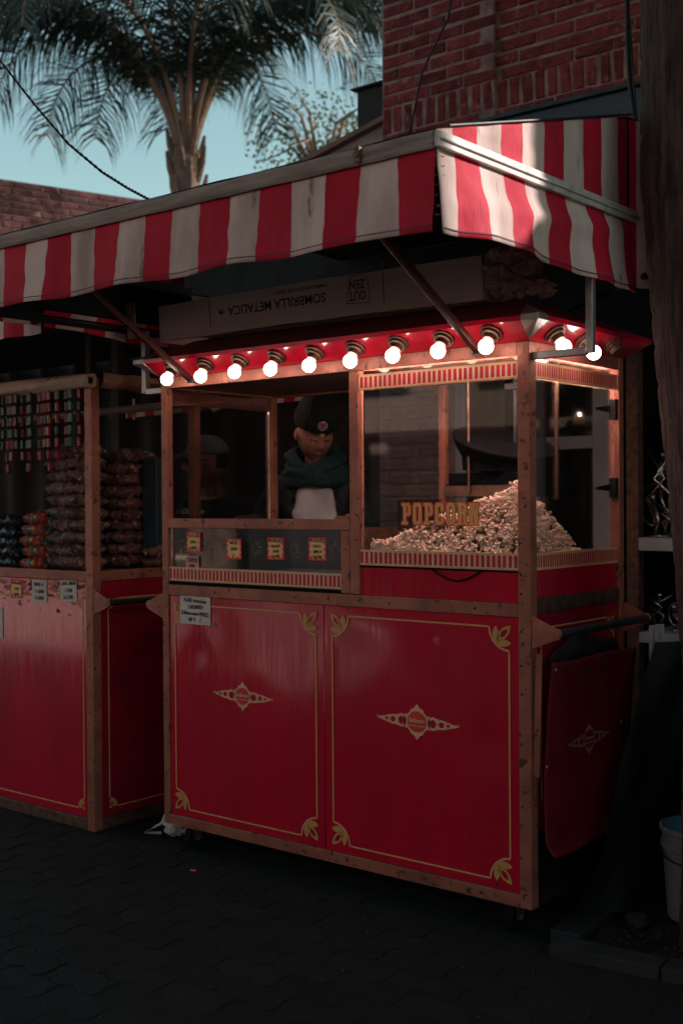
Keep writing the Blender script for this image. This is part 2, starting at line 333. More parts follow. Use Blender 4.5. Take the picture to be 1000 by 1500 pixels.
g.add(vs, fs)
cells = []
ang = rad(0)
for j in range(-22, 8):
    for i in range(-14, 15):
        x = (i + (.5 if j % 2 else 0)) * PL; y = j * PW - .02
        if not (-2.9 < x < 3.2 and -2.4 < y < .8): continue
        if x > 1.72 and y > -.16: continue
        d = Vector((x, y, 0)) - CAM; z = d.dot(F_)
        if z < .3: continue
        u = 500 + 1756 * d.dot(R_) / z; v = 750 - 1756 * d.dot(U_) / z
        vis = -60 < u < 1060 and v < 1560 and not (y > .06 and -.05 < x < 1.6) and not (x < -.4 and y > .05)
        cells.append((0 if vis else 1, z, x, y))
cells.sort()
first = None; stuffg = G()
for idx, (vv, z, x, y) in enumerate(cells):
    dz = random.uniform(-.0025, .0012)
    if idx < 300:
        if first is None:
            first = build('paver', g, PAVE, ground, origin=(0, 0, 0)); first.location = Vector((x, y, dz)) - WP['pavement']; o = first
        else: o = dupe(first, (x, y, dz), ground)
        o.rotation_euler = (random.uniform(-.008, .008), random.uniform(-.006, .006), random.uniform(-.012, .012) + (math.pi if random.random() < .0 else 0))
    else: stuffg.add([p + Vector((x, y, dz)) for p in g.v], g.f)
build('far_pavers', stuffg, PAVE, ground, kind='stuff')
# litter specks
g = G(); v0, f0 = ico(1, 1)
for i in range(45):
    x = random.uniform(-.6, 2.0); y = random.uniform(-1.3, -.02); r = random.uniform(.0012, .0035)
    g.add([(x + p.x * r * random.uniform(.8, 1.5), y + p.y * r, .001 + p.z * r * .4) for p in v0], f0)
build('pavement_crumbs', g, STONE2, kind='stuff', label='scattered pale crumbs and specks on the dark pavers', cat='litter')
g = G(); g.tube([(.33, -.17, .004), (.352, -.165, .005)], .004, 8); build('cigarette_butt', g, ORANGE, label='small orange cigarette butt on the pavers before the popcorn cart', cat='cigarette butt')
# planter
pk = thing('tree_planter', (2.2, .4, 0), 'stone edged soil bed around the big trunk at lower right', 'planter')
def kerb(a, b, wd, n):
    a = Vector(a); b = Vector(b); d = (b - a) / n
    for i in range(n):
        g = G(); g.bar(a + d * i + d.normalized() * .004 + Vector((0, 0, .005)), a + d * (i + 1) - d.normalized() * .004 + Vector((0, 0, .005 + random.uniform(-.003, .003))), wd, .06)
        build('kerb_stone', g, STONE, pk, bevel=.006)
kerb((1.80, -.03, 0), (3.2, .12, 0), .1, 4); kerb((1.80, .04, 0), (1.63, 1.5, 0), .1, 4)
g = G(); g.grid(lambda u, v: (1.84 - .12 * v + u * 1.5, .03 + v * 1.6 + u * .1, .004 + .03 * N3(u * 12, v * 12, 0) + .015 * N3(u * 40, v * 40, 3)), 60, 60)
build('soil', g, SOIL, pk, smooth=True)
v0, f0 = ico(2, 1)
g = G(); g.add([(1.93 + p.x * .045 * (1 + .3 * N3(p.x, p.y, p.z, 1.5)), .30 + p.y * .035 * (1 + .3 * N3(p.z, p.y, p.x, 2)), .03 + p.z * .028) for p in v0], f0)
build('stone', g, STONE, label='small pale stone lying on the soil in front of the bucket', cat='stone')
g = G()
for i in range(260):
    x = random.uniform(1.86, 2.6); y = random.uniform(.06, .9); r = random.uniform(.003, .011)
    g.add([(x + p.x * r, y + p.y * r, .02 + p.z * r * .6) for p in ico(1, 1)[0]], ico(1, 1)[1])
build('soil_gravel', g, STONE, kind='stuff', label='small stones and clods scattered on the planter soil', cat='gravel')

# brick helpers
def brick_mesh(L, H, Dp):
    g = G(); b = .004
    g.add([(b - L / 2, -Dp, b), (L / 2 - b, -Dp, b), (L / 2 - b, -Dp, H - b), (b - L / 2, -Dp, H - b), (-L / 2, -Dp + b, 0), (L / 2, -Dp + b, 0), (L / 2, -Dp + b, H), (-L / 2, -Dp + b, H), (-L / 2, 0, 0), (L / 2, 0, 0), (L / 2, 0, H), (-L / 2, 0, H)],
          [(0, 1, 2, 3), (4, 5, 1, 0), (5, 6, 2, 1), (6, 7, 3, 2), (7, 4, 0, 3), (8, 9, 5, 4), (9, 10, 6, 5), (10, 11, 7, 6), (11, 8, 4, 7)])
    for i in range(12): g.v[i] += Vector((random.uniform(-.009, .009), random.uniform(-.0025, .0025) if i < 8 else 0, random.uniform(-.0045, .0045)))
    return g
def brick_var(L, H, Dp, n, mt=BRICK):
    out = []
    for i in range(n):
        g = brick_mesh(L, H, Dp); me = bpy.data.meshes.new('brick'); me.from_pydata(g.v, [], g.f); me.materials.append(mt); me.update(); out.append(me)
    return out
def lay(vars_, parent, org, ang=0, tilt=0):
    o = bpy.data.objects.new('brick', random.choice(vars_)); place(o, org, parent); o.rotation_euler = (random.uniform(-.02, .02), tilt + random.uniform(-.012, .012), ang); return o
YW = 2.4
shop = thing('brick_shop_building', (1.5, YW, 0), 'red brick shop building rising behind the striped canopy', 'building')
g = G(); g.box(-.66, 4.6, YW + .01, 8, 3.5, 4.75); build('upper_wall', g, MORTAR, shop)
g = G(); g.box(-.66, 4.6, 4.6, 8, 0, 3.5); build('rear_wall', g, MORTAR, shop)
g = G(); g.box(-.64, -.60, YW + .56, 4.59, 0, 3.49); g.box(-.60, 4.6, 4.55, 4.59, 0, 3.49); g.box(4.5, 4.58, YW + .06, 4.54, 0, 3.39); g.box(-.59, 4.6, YW + .1, 4.54, 3.40, 3.49); build('interior_wall', g, SHOPD, shop)
g = G(); g.box(-.775, -.185, YW + .01, YW + .55, 0, 3.5); build('pillar', g, mat('brightened_mortar', (.52, .40, .36), .9, 0, (.4, .3, .27), 10, .4, 40), shop)
PB = mat('brightened_pillar_brick', (.60, .32, .28), .9, 0, (.42, .20, .18), 12, .8, 45, ((.5, .36, .32), .58, 9), rnd=.25, spec=.2)  # pillar brick and mortar paled to stand in for light on them
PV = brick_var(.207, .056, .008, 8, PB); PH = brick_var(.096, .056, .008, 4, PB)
BV = brick_var(.207, .056, .008, 8); BS = brick_var(.050, .145, .008, 6); BH = brick_var(.096, .056, .008, 4)
z = 3.725; row = 0
while z < 4.74:
    x = -.655 + (.0 if row % 2 else .112)
    if not row % 2: lay(BH, shop, (-.655 + .053, YW + .01 - (.03), z))
    while x < 1.45:
        off = .03 if x < .0 else 0
        lay(BV, shop, (x + .108 + random.uniform(-.003, .003), YW + .01 - off, z + random.uniform(-.003, .003))); x += .2265
    z += .0755; row += 1
g = G(); g.box(-.664, .105, YW - .022, YW + .0095, 3.505, 4.75); build('pilaster', g, MORTAR, shop)
x = -.66
while x < 1.5:
    lay(BS, shop, (x + .03, YW + .01 - (.03 if x < .05 else 0), 3.568 + random.uniform(-.003, .003))); x += .0775
x = -.66
while x < 1.5:
    g = None; o = lay(BV, shop, (x + .108, YW + .01 - (.03 if x < -.05 else 0), 3.50)); x += .2265
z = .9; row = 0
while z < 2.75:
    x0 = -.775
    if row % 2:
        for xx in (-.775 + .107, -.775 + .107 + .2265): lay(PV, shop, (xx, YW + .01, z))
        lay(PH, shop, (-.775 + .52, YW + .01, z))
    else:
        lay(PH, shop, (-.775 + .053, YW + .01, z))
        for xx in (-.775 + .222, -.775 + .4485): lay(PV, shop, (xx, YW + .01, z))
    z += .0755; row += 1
# ledge and shop canvas awning
g = G(); g.box(-.78, 4.6, YW - .10, YW - .03, 3.475, 3.497); build('ledge', g, TEALM, shop, bevel=.004)
g = G(); g.grid(lambda u, v: (-.70 + 5.2 * u, YW - .07 - .75 * v, 3.472 - .52 * v + .008 * N3(u * 30, v * 5, 0)), 60, 8); build('shop_awning', g, SLAB, shop, smooth=True)
# shopfront frames and glass
for nm, a in (('window_frame', (.685, .815, 0, 3.3)), ('window_frame', (.41, .683, 1.668, 1.735)), ('window_frame', (-.18, .683, 2.2, 2.3)), ('window_frame', (-.18, -.12, 0, 3.3)), ('window_frame', (.817, 3.0, 2.25, 2.33)), ('window_frame', (3.0, 3.1, 0, 3.3)), ('window_frame', (.41, .683, .9, 1.0))):
    g = G(); g.box(a[0], a[1], YW, YW + .05, a[2], a[3]); build(nm, g, FRAMEW, shop, bevel=.003)
g = G(); g.box(.885, .95, YW - .02, YW + .04, 0, 2.24); build('door_post', g, BROWNM, shop)
g = G(); g.box(.37, .405, YW, YW + .05, 0, 2.19); build('window_frame', g, BROWNM, shop)
for x0, x1, z0, z1 in ((-.118, .368, 0, 2.19), (.41, .68, 1.74, 2.19), (.41, .68, 1.005, 1.66)):
    g = G(); g.box(x0, x1, YW + .022, YW + .028, z0, z1); build('window_pane', g, GLASS2, shop)
g = G(); g.box(.952, 3.0, YW + .5, YW + .508, 0, 2.24); build('window_pane', g, GLASS2, shop)
for z0, z1, x0 in ((1.136, 1.202, .955), (.668, .722, .955)):
    g = G(); g.box(x0, 2.2, YW - .03, YW + .4, z0, z1); build('display_shelf', g, LEDGE, shop, bevel=.004)
# ornaments in shop window
def figurine(x, z, h, kind, lab):
    g = G(); y = YW + .1; k = random.random() * 6
    g.lathe((x, y, z), (0, 0, 1), [(0, .001), (0, .05 * h / .3), (.01, .05 * h / .3), (.015, .01)], 14)
    if kind == 0:
        for s in (-1, 1):
            g.tube([(x + s * .01, y, z + .012), (x + s * .05 * h * 3, y, z + h * .4), (x - s * .03, y - .02, z + h * .6), (x + s * .08, y, z + h * .93)], [.009, .012, .008, .004], 8)
        g.tube([(x, y, z + h * .4), (x, y, z + h * .7), (x + .01, y, z + h * .8)], [.012, .02, .008], 8); g.lathe((x + .01, y, z + h * .8), (0, 0, 1), [(0, .001), (.01, .014), (.03, .014), (.04, .001)], 10)
    else:
        n = 14
        g.tube([(x + .09 * h * 3 * math.cos(3.6 * i / n + 1), y, z + h * .55 + .12 * h * 3 * math.sin(3.6 * i / n + 1)) for i in range(n + 1)], .006, 6)
        g.tube([(x, y, z + .01), (x + .02, y, z + h * .3), (x - .01, y, z + h * .6)], [.02, .012, .02], 8)
        g.lathe((x - .01, y, z + h * .6), (0, 0, 1), [(0, .001), (.012, .018), (.035, .016), (.05, .001)], 10)
    build('metal_figurine', g, CHROME, label=lab, cat='figurine', smooth=True)
figurine(1.02, 1.203, .5, 0, 'tall dark metal figurine with crossed limbs on the pale window shelf')
figurine(1.14, 1.203, .46, 1, 'curved metal hoop figurine beside the trunk on the pale window shelf')
figurine(.985, 1.203, .3, 1, 'short dark figurine at the left end of the pale window shelf')
figurine(1.06, 1.203 + .0, .2, 0, 'lowest squat metal figurine in front on the pale window shelf')
figurine(1.0, .722, .2, 0, 'small dark ornament at the left end of the lower window shelf')
figurine(1.1, .722, .16, 1, 'small looped ornament on the lower window shelf next to the trunk')
# left wing roof: gutter end box and pale gable
g = G(); g.box(-1.0, -.79, 2.56, 2.9, 3.60, 3.95); g.box(-1.03, -.78, 2.53, 2.93, 3.95, 3.965)
build('roof_gutter_box', g, DARKM, label='dark metal gutter box on the left corner of the brick building', cat='gutter', bevel=.006)
g = G(); g.add([(-1.8, 2.5, 3.0), (-.70, 2.5, 3.0), (-.70, 2.5, 3.69), (-1.19, 2.5, 3.585), (-1.8, 2.5, 3.45), (-1.8, 2.9, 3.0), (-.70, 2.9, 3.0), (-.70, 2.9, 3.69), (-1.19, 2.9, 3.585), (-1.8, 2.9, 3.45)],
             [(0, 1, 2, 3, 4), (5, 9, 8, 7, 6), (0, 5, 6, 1), (1, 6, 7, 2), (2, 7, 8, 3), (3, 8, 9, 4), (4, 9, 5, 0)])
gb = build('side_parapet', g, GREYW, label='pale grey sloping parapet between the tree and the brick wall', cat='parapet')
g = G(); g.bar((-1.8, 2.47, 3.46), (-.70, 2.47, 3.70), .06, .03); build('coping', g, PETI, gb)
# unseen buildings added at right to shade the street, then its far side
g = G(); g.box(4.62, 6.64, YW, 4.0, 0, 4.2); build('added_low_shop', g, GREYW, label='unseen low shop added right of the brick building to shape the shade', cat='building')
g = G(); g.box(6.66, 14, YW, 4.0, 0, 12); build('added_tall_house', g, GREYW, label='unseen tall house added at the right end to shade the street', cat='building')
op = thing('street_facade', (-4, -17, 0), 'sunlit pale row of houses across the street behind the viewer', 'building')
g = G(); g.box(-30, 22, -22, -17, 0, 6.5); build('wall', g, mat('pink_plaster', (.66, .44, .41), .85, 0, (.4, .26, .2), .6), op)
for i in range(16):
    for zz, hh in ((.1, 2.3), (3.6, 1.5)):
        g = G(); g.box(-28 + i * 3.1, -26.6 + i * 3.1, -17.02, -16.98, zz, zz + hh); build('window', g, SHOPD, op)
g = G(); g.box(3.3, 4.7, -.4, 2.2, 0, 1.15); g.box(3.3, 4.7, .9, 2.2, 1.15, 2.2); build('side_shade_stall', g, TARP, label='unseen dark stall added right of the big trunk to shade the cart', cat='stall', bevel=.01)  # out of view, put here to darken the cart's right side
for i, x in enumerate((-9.4, -6.6, -3.9, -1.3, 1.4, 4.6)):  # unseen row added to keep low light off the cart fronts
    stl = thing('light_block_stall', (x, -10.9, 0), ['leftmost', 'second', 'third', 'fourth', 'fifth', 'rightmost'][i] + ' unseen dark stall in the row added behind the viewer to block low light', 'stall', 'added stalls behind the viewer')
    g = G(); g.box(x - 1.1, x + 1.1, -11.7, -10.3, 0, 1.05); build('counter', g, TARP, stl)
    g = G(); g.box(x - 1.2, x + 1.2, -11.9, -11.85, 1.05, 2.3); build('back_cloth', g, LINING, stl)
    g = G(); g.box(x - 1.25, x + 1.25, -12.0, -10.1, 2.3, 2.36); build('stall_roof', g, REDDARK, stl)
    for dx in (-1.15, 1.15):
        g = G(); g.box(x + dx - .03, x + dx + .03, -10.2, -10.14, 0, 2.3); build('stall_post', g, DARKM, stl)
def added_shade_tree(tx, ty, cx, cy, lab, seed):  # out-of-view trees added to block the high sky over the pavement
    rt = random.Random(seed); t_ = thing('added_shade_tree', (tx, ty, 0), lab, 'tree', 'added shade trees over the street')
    g = G(); g.tube([(tx, ty, 0), (tx, ty, 2.6), ((tx + cx) / 2, (ty + cy) / 2, 4.2), (cx, cy, 5.6)], [.22, .18, .12, .05], 10)
    for i in range(10):
        a = i * 2.4; g.tube([((tx + cx) / 2, (ty + cy) / 2, 4.1), (cx + 1.2 * math.cos(a), cy + 1.2 * math.sin(a), 5.2), (cx + 2.7 * math.cos(a), cy + 2.7 * math.sin(a), 5.6)], [.08, .05, .02], 5)
    build('trunk', g, PBARK, t_)
    g = G()
    for k in range(150):
        rr_ = 3.6 * math.sqrt(rt.random()); a = rt.random() * 6.283; q0 = Vector((cx + rr_ * math.cos(a), cy + rr_ * math.sin(a), 5.4 + rt.uniform(-.3, 1.3) * (1 - (rr_ / 4) ** 2)))
        for i in range(60):
            q = q0 + Vector((rt.gauss(0, .33), rt.gauss(0, .33), rt.gauss(0, .2))); e1 = Vector((rt.gauss(0, 1), rt.gauss(0, 1), rt.gauss(0, .6))).normalized() * .11; e2 = e1.orthogonal().normalized() * .06; g.add([q - e1, q + e2, q + e1, q - e2], [(0, 1, 2, 3)])
    build('crown', g, TLEAF2, t_, recalc=False)
added_shade_tree(5.4, -4.2, 3.6, -3.4, 'unseen leafy tree added over the camera side to block the high sky', 1)
added_shade_tree(-3.4, -3.6, -2.4, -4.2, 'unseen leafy tree added in front of the candy cart to shade it', 2)
# far brick wall (left)
A = Vector((-7.699, 4.6385, 5.0)); B = Vector((-7.144, 6.511, 5.0)); dn = (B - A).normalized(); angw = math.atan2(dn.y, dn.x)
fw = thing('far_brick_wall', ((A + B) / 2).xy.to_3d(), 'distant dappled brick wall at the left edge below the sky', 'wall')
A2 = A - dn * .9
nrm = Vector((dn.y, -dn.x, 0))
g = G(); e = A2 + dn * 3.4
pts = [A2, e, e - nrm * .3, A2 - nrm * .3]; g.add([(p.x, p.y, 0) for p in pts] + [(p.x, p.y, 5.0) for p in pts], [(0, 1, 2, 3), (4, 5, 6, 7), (0, 1, 5, 4), (1, 2, 6, 5), (2, 3, 7, 6), (3, 0, 4, 7)])
build('wall_core', g, mat('far_mortar', (.085, .052, .05), .9), fw)
BF = brick_var(.213, .056, .010, 6, mat('far_brick', (.085, .024, .026), .9, 0, (.045, .014, .017), 12, .6, 40, ((.22, .12, .11), .60, 7), rnd=.4))
for j in range(14):
    for i in range(15):
        s_ = .12 + i * .2275 + (.11 if j % 2 else 0)
        if s_ > 3.3: continue
        p = A2 + dn * s_; lay(BF, fw, (p.x, p.y, 4.93 - j * .0755), angw)

# ------------------------------------------------------------------ palm tree
def frond(base, az, el0, L, droop, seed, stalk_r=.035, nl=70, ll=.5, parent=None):
    rnd = random.Random(seed); p = Vector(base); el = el0; pts = [p.copy()]; n = 26; dirs = []
    for i in range(n):
        el -= droop / n * (0.35 + 1.6 * i / n)
        d = Vector((math.cos(az) * math.cos(el), math.sin(az) * math.cos(el), math.sin(el))); dirs.append(d); p = p + d * L / n; pts.append(p.copy())
    dirs.append(dirs[-1])
    g = G(); g.tube(pts, [stalk_r * (1 - .93 * (i / n) ** .7) + .003 for i in range(n + 1)], 6)
    side = Vector((-math.sin(az), math.cos(az), 0))
    for s in (-1, 1):
        for k in range(nl):
            t = .2 + .8 * (k + rnd.random() * .6) / nl; q = t * n; i = min(int(q), n - 1); c = pts[i].lerp(pts[i + 1], q - i); d = dirs[i]
            l = ll * (.55 + .9 * math.sin(math.pi * min(1, (t - .1) * 1.0)) ) * rnd.uniform(.8, 1.15)
            up = side.cross(d) * s
            dr = (side * s * rnd.uniform(.55, .9) + d * rnd.uniform(.5, .8) + Vector((0, 0, rnd.uniform(-.25, .35)))).normalized()
            wv = d * .011
            q0 = c; q1 = c + dr * l * .4; dr2 = (dr + Vector((0, 0, -.75))).normalized(); q2 = q1 + dr2 * l * .35; dr3 = (dr2 + Vector((0, 0, -1.1))).normalized(); q3 = q2 + dr3 * l * .3
            g.add([q0 - wv, q0 + wv, q1 + wv * 1.2, q1 - wv * 1.2, q2 + wv * .8, q2 - wv * .8, q3], [(0, 1, 2, 3), (3, 2, 4, 5), (5, 4, 6)], 1)
    return build('frond', g, [PETI, PLEAF], parent, origin=base, recalc=False)
pb = Vector((-7.42, 7.10, 0)) + Vector((-.2, .3, 0))
palm = thing('palm_tree', pb, 'large feathery palm tree against the teal sky beyond the canopy', 'tree')
g = G(); g.tube([pb + Vector((0, 0, 0)), pb + Vector((.02, 0, 2)), pb + Vector((0, 0, 4)), pb + Vector((0, 0, 5.3)), pb + Vector((0, 0, 5.75)), pb + Vector((0, 0, 6.1))], [.17, .14, .14, .16, .19, .11], 14)
build('trunk', g, PBARK, palm, smooth=True)
for i in range(16):      # old leaf bases
    a = i * 2.4; zz = 5.0 + .065 * i; g = G(); q = pb + Vector((math.cos(a) * .13, math.sin(a) * .13, zz))
    g.tube([q, q + Vector((math.cos(a) * .09, math.sin(a) * .09, .22)), q + Vector((math.cos(a) * .13, math.sin(a) * .13, .42))], [.07, .045, .02], 6); build('leaf_base', g, PBARK, palm)
cr = pb + Vector((0, 0, 5.85))
Ra = math.atan2(R_.y, R_.x)   # image-right azimuth
fl = [(Ra + .15, 62, 3.6, 100), (Ra + .05, 72, 3.6, 125), (Ra - .3, 58, 2.9, 95), (Ra + .5, 55, 3.4, 110), (Ra - .1, 62, 2.9, 80), (Ra - .7, 64, 3.2, 130),
      (Ra + 3.1, 66, 3.5, 130), (Ra + 3.35, 52, 3.5, 120), (Ra + 2.8, 58, 3.3, 110), (Ra + 3.0, 42, 3.1, 105), (Ra + 3.6, 60, 3.2, 130), (Ra + 2.5, 48, 3.1, 115),
      (Ra + 1.2, 60, 3.2, 110), (Ra + 1.8, 70, 3.3, 115), (Ra + 2.2, 50, 3.1, 110), (Ra - 1.3, 68, 3.2, 120), (Ra - 1.7, 74, 3.3, 110), (Ra - 2.2, 66, 3.2, 125), (Ra - 2.7, 56, 3.1, 120), (Ra - 1.0, 78, 3.4, 90), (Ra + 1.5, 82, 3.4, 70), (Ra + .2, 84, 3.6, 70), (Ra + 3.3, 80, 3.6, 80),
      (Ra + 3.2, 30, 2.6, 95), (Ra - 2.4, 35, 2.6, 100), (Ra - .9, 40, 2.7, 105), (Ra + .9, 45, 2.5, 100)]
for i, (az, el, L, dr) in enumerate(fl):
    if el < 46: continue
    frond(cr + Vector((math.cos(az) * .08, math.sin(az) * .08, 0)), az, rad(60 + .33 * el), L * 1.27, rad(dr + 26), i, stalk_r=.045, nl=95, ll=.72, parent=palm)
# leafy tree behind the parapet
tb = CAM + 21 * (F_ + R_ * (-25) / 1756)
tree = thing('leafy_tree', (tb.x, tb.y, 0), 'sparse sunlit tree top peeking over the pale parapet', 'tree')
g = G(); rt = random.Random(5); c0 = Vector((tb.x, tb.y, 0)) + Vector((0, 0, 7.6))
g.tube([(tb.x, tb.y, 0), (tb.x, tb.y, 5), tuple(c0)], [.2, .15, .05], 8)
for i in range(14):
    a = rt.random() * 6.28; q = c0 + Vector((math.cos(a) * 1.0, math.sin(a) * 1.0, rt.uniform(-.4, .7))); g.tube([c0 - Vector((0, 0, .8)), (c0 + q) / 2 + Vector((0, 0, .1)), q], [.05, .03, .01], 5)
build('trunk', g, PBARK, tree)
g = G()
for k in range(46):
    d = Vector((rt.gauss(0, 1), rt.gauss(0, 1), rt.gauss(0, 1))).normalized() * rt.uniform(.2, 1.05); cc = c0 + Vector((d.x * 1.25, d.y * 1.25, d.z * .8 - .05))
    for i in range(34):
        q = cc + Vector((rt.gauss(0, .16), rt.gauss(0, .16), rt.gauss(0, .13))); a = Vector((rt.gauss(0, 1), rt.gauss(0, 1), rt.gauss(0, 1))).normalized() * .045; b = a.orthogonal().normalized() * .025
        g.add([q - a, q + b, q + a, q - b], [(0, 1, 2, 3)])
build('crown', g, TLEAF, tree, recalc=False)

# ------------------------------------------------------------------ big foreground trunk
def LEAN(z):
    K = [(0, 0), (.9, -.01), (1.4, -.065), (1.9, -.125), (2.4, -.16), (3.2, -.165), (6, -.17)]
    for (a, x0), (b, x1) in zip(K, K[1:]):
        if z <= b: return x0 + (x1 - x0) * (z - a) / (b - a)
    return -.12
g = G(); n = 96; lv = 260; vs = []
for j in range(lv + 1):
    z = j / lv * 5.2
    cx = 2.315 + LEAN(z); cy = .32 - .0 * z; r = .205 + .03 * math.exp(-z * 1.6) - .006 * z
    for i in range(n):
        t = 2 * math.pi * i / n; fx = 0
        fx += .010 * N3(math.cos(t) * 1.2, math.sin(t) * 1.2, z * .9) + .0075 * N3(math.cos(t) * 9, math.sin(t) * 9, z * 2.2 + 5) + .0040 * N3(math.cos(t) * 22, math.sin(t) * 22, z * 6)
        fx -= .006 * max(0, math.sin(z * 2 * math.pi / .115 + 1.5 * N3(math.cos(t), math.sin(t), z)) - .82) / .18
        rr = r + fx; vs.append((cx + rr * math.cos(t), cy + rr * math.sin(t), z))
g.add(vs, [(j * n + i, j * n + (i + 1) % n, (j + 1) * n + (i + 1) % n, (j + 1) * n + i) for j in range(lv) for i in range(n)])
btree = thing('palm_trunk_tree', (2.315, .32, 0), 'thick dark ringed palm trunk filling the right edge', 'tree')
build('trunk', g, BARK, btree, smooth=True)
for i in range(22):
    az = i * 2.4; frond((2.135 + math.cos(az) * .1, .32 + math.sin(az) * .1, 5.15), az, rad(75 - (i % 4) * 14), 3.0, rad(110), 100 + i, parent=btree)

# ================================================================== STRIPED CANOPY
AX, AY, AZ, AVB = 1.9, -.78, 2.32, 2.088
aw = thing('striped_canopy', (.85, -.2, 2.1), 'large red and white striped canopy over the popcorn cart', 'canopy')
AXL = -.19
SW = .1226
# front valance: stripes with a slightly wavy printed edge
def bx(k, v):     # boundary k (0 at right corner), v 0 bottom 1 top
    if k == 0: return AX - .004
    return AX - k * SW + .011 * math.sin(k * 2.3) * (1 - v) + .004 * N3(k * 3.1, v * 5, 0)
g = G(); nb = 17; sub = 8; nv = 14
def fy(x, v): return AY + .009 * (1 - v) ** 1.3 * math.sin(x * 15 + .8 * math.sin(x * 5)) - .016 * (1 - v) + .004 * N3(x * 9, v * 4, 1)
vsx = []
for k in range(nb): 
    for i in range(sub): vsx.append((k, i / sub))
def fv(u, v):
    q = u * nb; k = min(int(q + 1e-6), nb - 1); fr_ = q - k; x = bx(k, v) * (1 - fr_) + bx(k + 1, v) * fr_
    zb = AVB + .005 * math.sin(x * 12); zt = AZ - .022
    return (x, fy(x, v), zb + (zt - zb) * v)
g.grid(fv, nb * sub, nv, lambda i, j: (i // sub) % 2)
o = build('front_valance', g, [RCLOTH, WCLOTH], aw, smooth=True, recalc=False)
sm = o.modifiers.new('solid', 'SOLIDIFY'); sm.thickness = .002
g = G(); g.grid(lambda u, v: (fv(u, 0)[0], fy(fv(u, 0)[0], .06) - .003, fv(u, 0)[2] + .013 + .003 * v), nb * sub, 1); build('hem', g, HEM, aw)
# bar wrap
g = G(); pts = [(AXL + (AX - AXL) * i / 60, AY - .004, AZ + .002 * math.sin(i * .9)) for i in range(61)]
vs = []
prof = [(-.012, -.024), (-.020, -.016), (-.014, -.003), (-.019, .004), (-.018, .016), (-.008, .024), (.006, .026), (.008, -.024)]
g.grid(lambda u, v: (AXL + (AX - AXL) * u, AY + prof[min(int(v * 7.001), 7)][0] * (1 + .15 * N3(u * 30, v * 4, 0)), AZ + prof[min(int(v * 7.001), 7)][1] + .002 * N3(u * 12, 0, 2)), 90, 7)
build('front_bar_wrap', g, BARCL, aw, smooth=True, recalc=False)
g = G(); g.box(1.655, 1.672, AY - .032, AY - .012, AZ - .02, AZ + .02); g.lathe((1.663, AY - .03, AZ), (0, -1, 0), [(0, .001), (0, .009), (.006, .009), (.006, .001)], 12)
build('bar_bolt', g, BROWNM, aw)
# side: gable panel (vertical) and valance
sb = [-.78, -.702, -.587, -.465, -.348, -.228, -.11, .012, .132, .245, .315]
def roofz(y): return AZ + .028 + .272 * (y - AY) if y < .34 else AZ + .028 + .272 * (.34 - AY) - .03 * (y - .34)
def striped_side(name, zlo, zhi, bulge, x0=AX, sign=1, xoff=None):
    g = G(); nb_ = len(sb) - 1; sub_ = 7
    def f(u, v):
        q = u * nb_; k = min(int(q + 1e-6), nb_ - 1); t = q - k; y = sb[k] * (1 - t) + sb[k + 1] * t
        a, b = zlo(y), zhi(y)
        return (x0 + sign * bulge(y, v), y, a + (b - a) * v)
    g.grid(f, nb_ * sub_, 14, lambda i, j: 1 - (i // sub_) % 2)
    o = build(name, g, [RCLOTH, WCLOTH], aw, smooth=True, recalc=False); s_ = o.modifiers.new('solid', 'SOLIDIFY'); s_.thickness = .002; return o
striped_side('side_gable', lambda y: AZ, lambda y: max(roofz(y), AZ + .012), lambda y, v: .004 * N3(y * 12, v * 3, 4) - .004)
def vb(y): return AVB - .008 + .012 * math.sin((y + .78) * 5) 
def sbulge(y, v): return (1 - v) * (.03 + .016 * math.sin(y * 11 + .6) + .007 * math.sin(y * 29)) + .015 * math.exp(-((v - .55 - .5 * (y + .3)) / .16) ** 2) * math.sin((y + .78) * 2.4) + .003 * N3(y * 15, v * 5, 2)
striped_side('side_valance', vb, lambda y: AZ - .018, sbulge)
striped_side('side_valance', vb, lambda y: AZ - .018, sbulge, AXL, -1)
striped_side('side_gable', lambda y: AZ, lambda y: max(roofz(y), AZ + .012), lambda y, v: .0, AXL, -1)
g = G(); g.grid(lambda u, v: (AX + sbulge(-.78 + 1.09 * u, .06) + .003, -.78 + 1.09 * u, vb(-.78 + 1.09 * u) + .012 + .003 * v), 80, 1); build('hem', g, HEM, aw)
# turned corner flap behind the gable
g = G(); g.grid(lambda u, v: (AX + .0 + .05 * u, .318 + .10 * u, (AZ - .23) * (1 - v) + (roofz(.33) - .015) * v), 4, 8, lambda i, j: 0 if i in (0,) else 1); build('rear_corner_flap', g, [RCLOTH, WCLOTH], aw, smooth=True, recalc=False)
# side bar
for xx, s_ in ((AX + .006, 1), (AXL - .006, -1)):
    g = G(); g.box(xx - .010, xx + .010, AY - .012, .36, AZ - .021, AZ + .021); g.box(xx - .002 if s_ > 0 else xx - .016, xx + .016 if s_ > 0 else xx + .002, AY - .012, .36, AZ - .004, AZ + .004)
    build('side_bar', g, mat('pale_rail', (.62, .58, .55), .5, .2, (.4, .37, .35), 20) if s_ > 0 else STEEL, aw, bevel=.003)
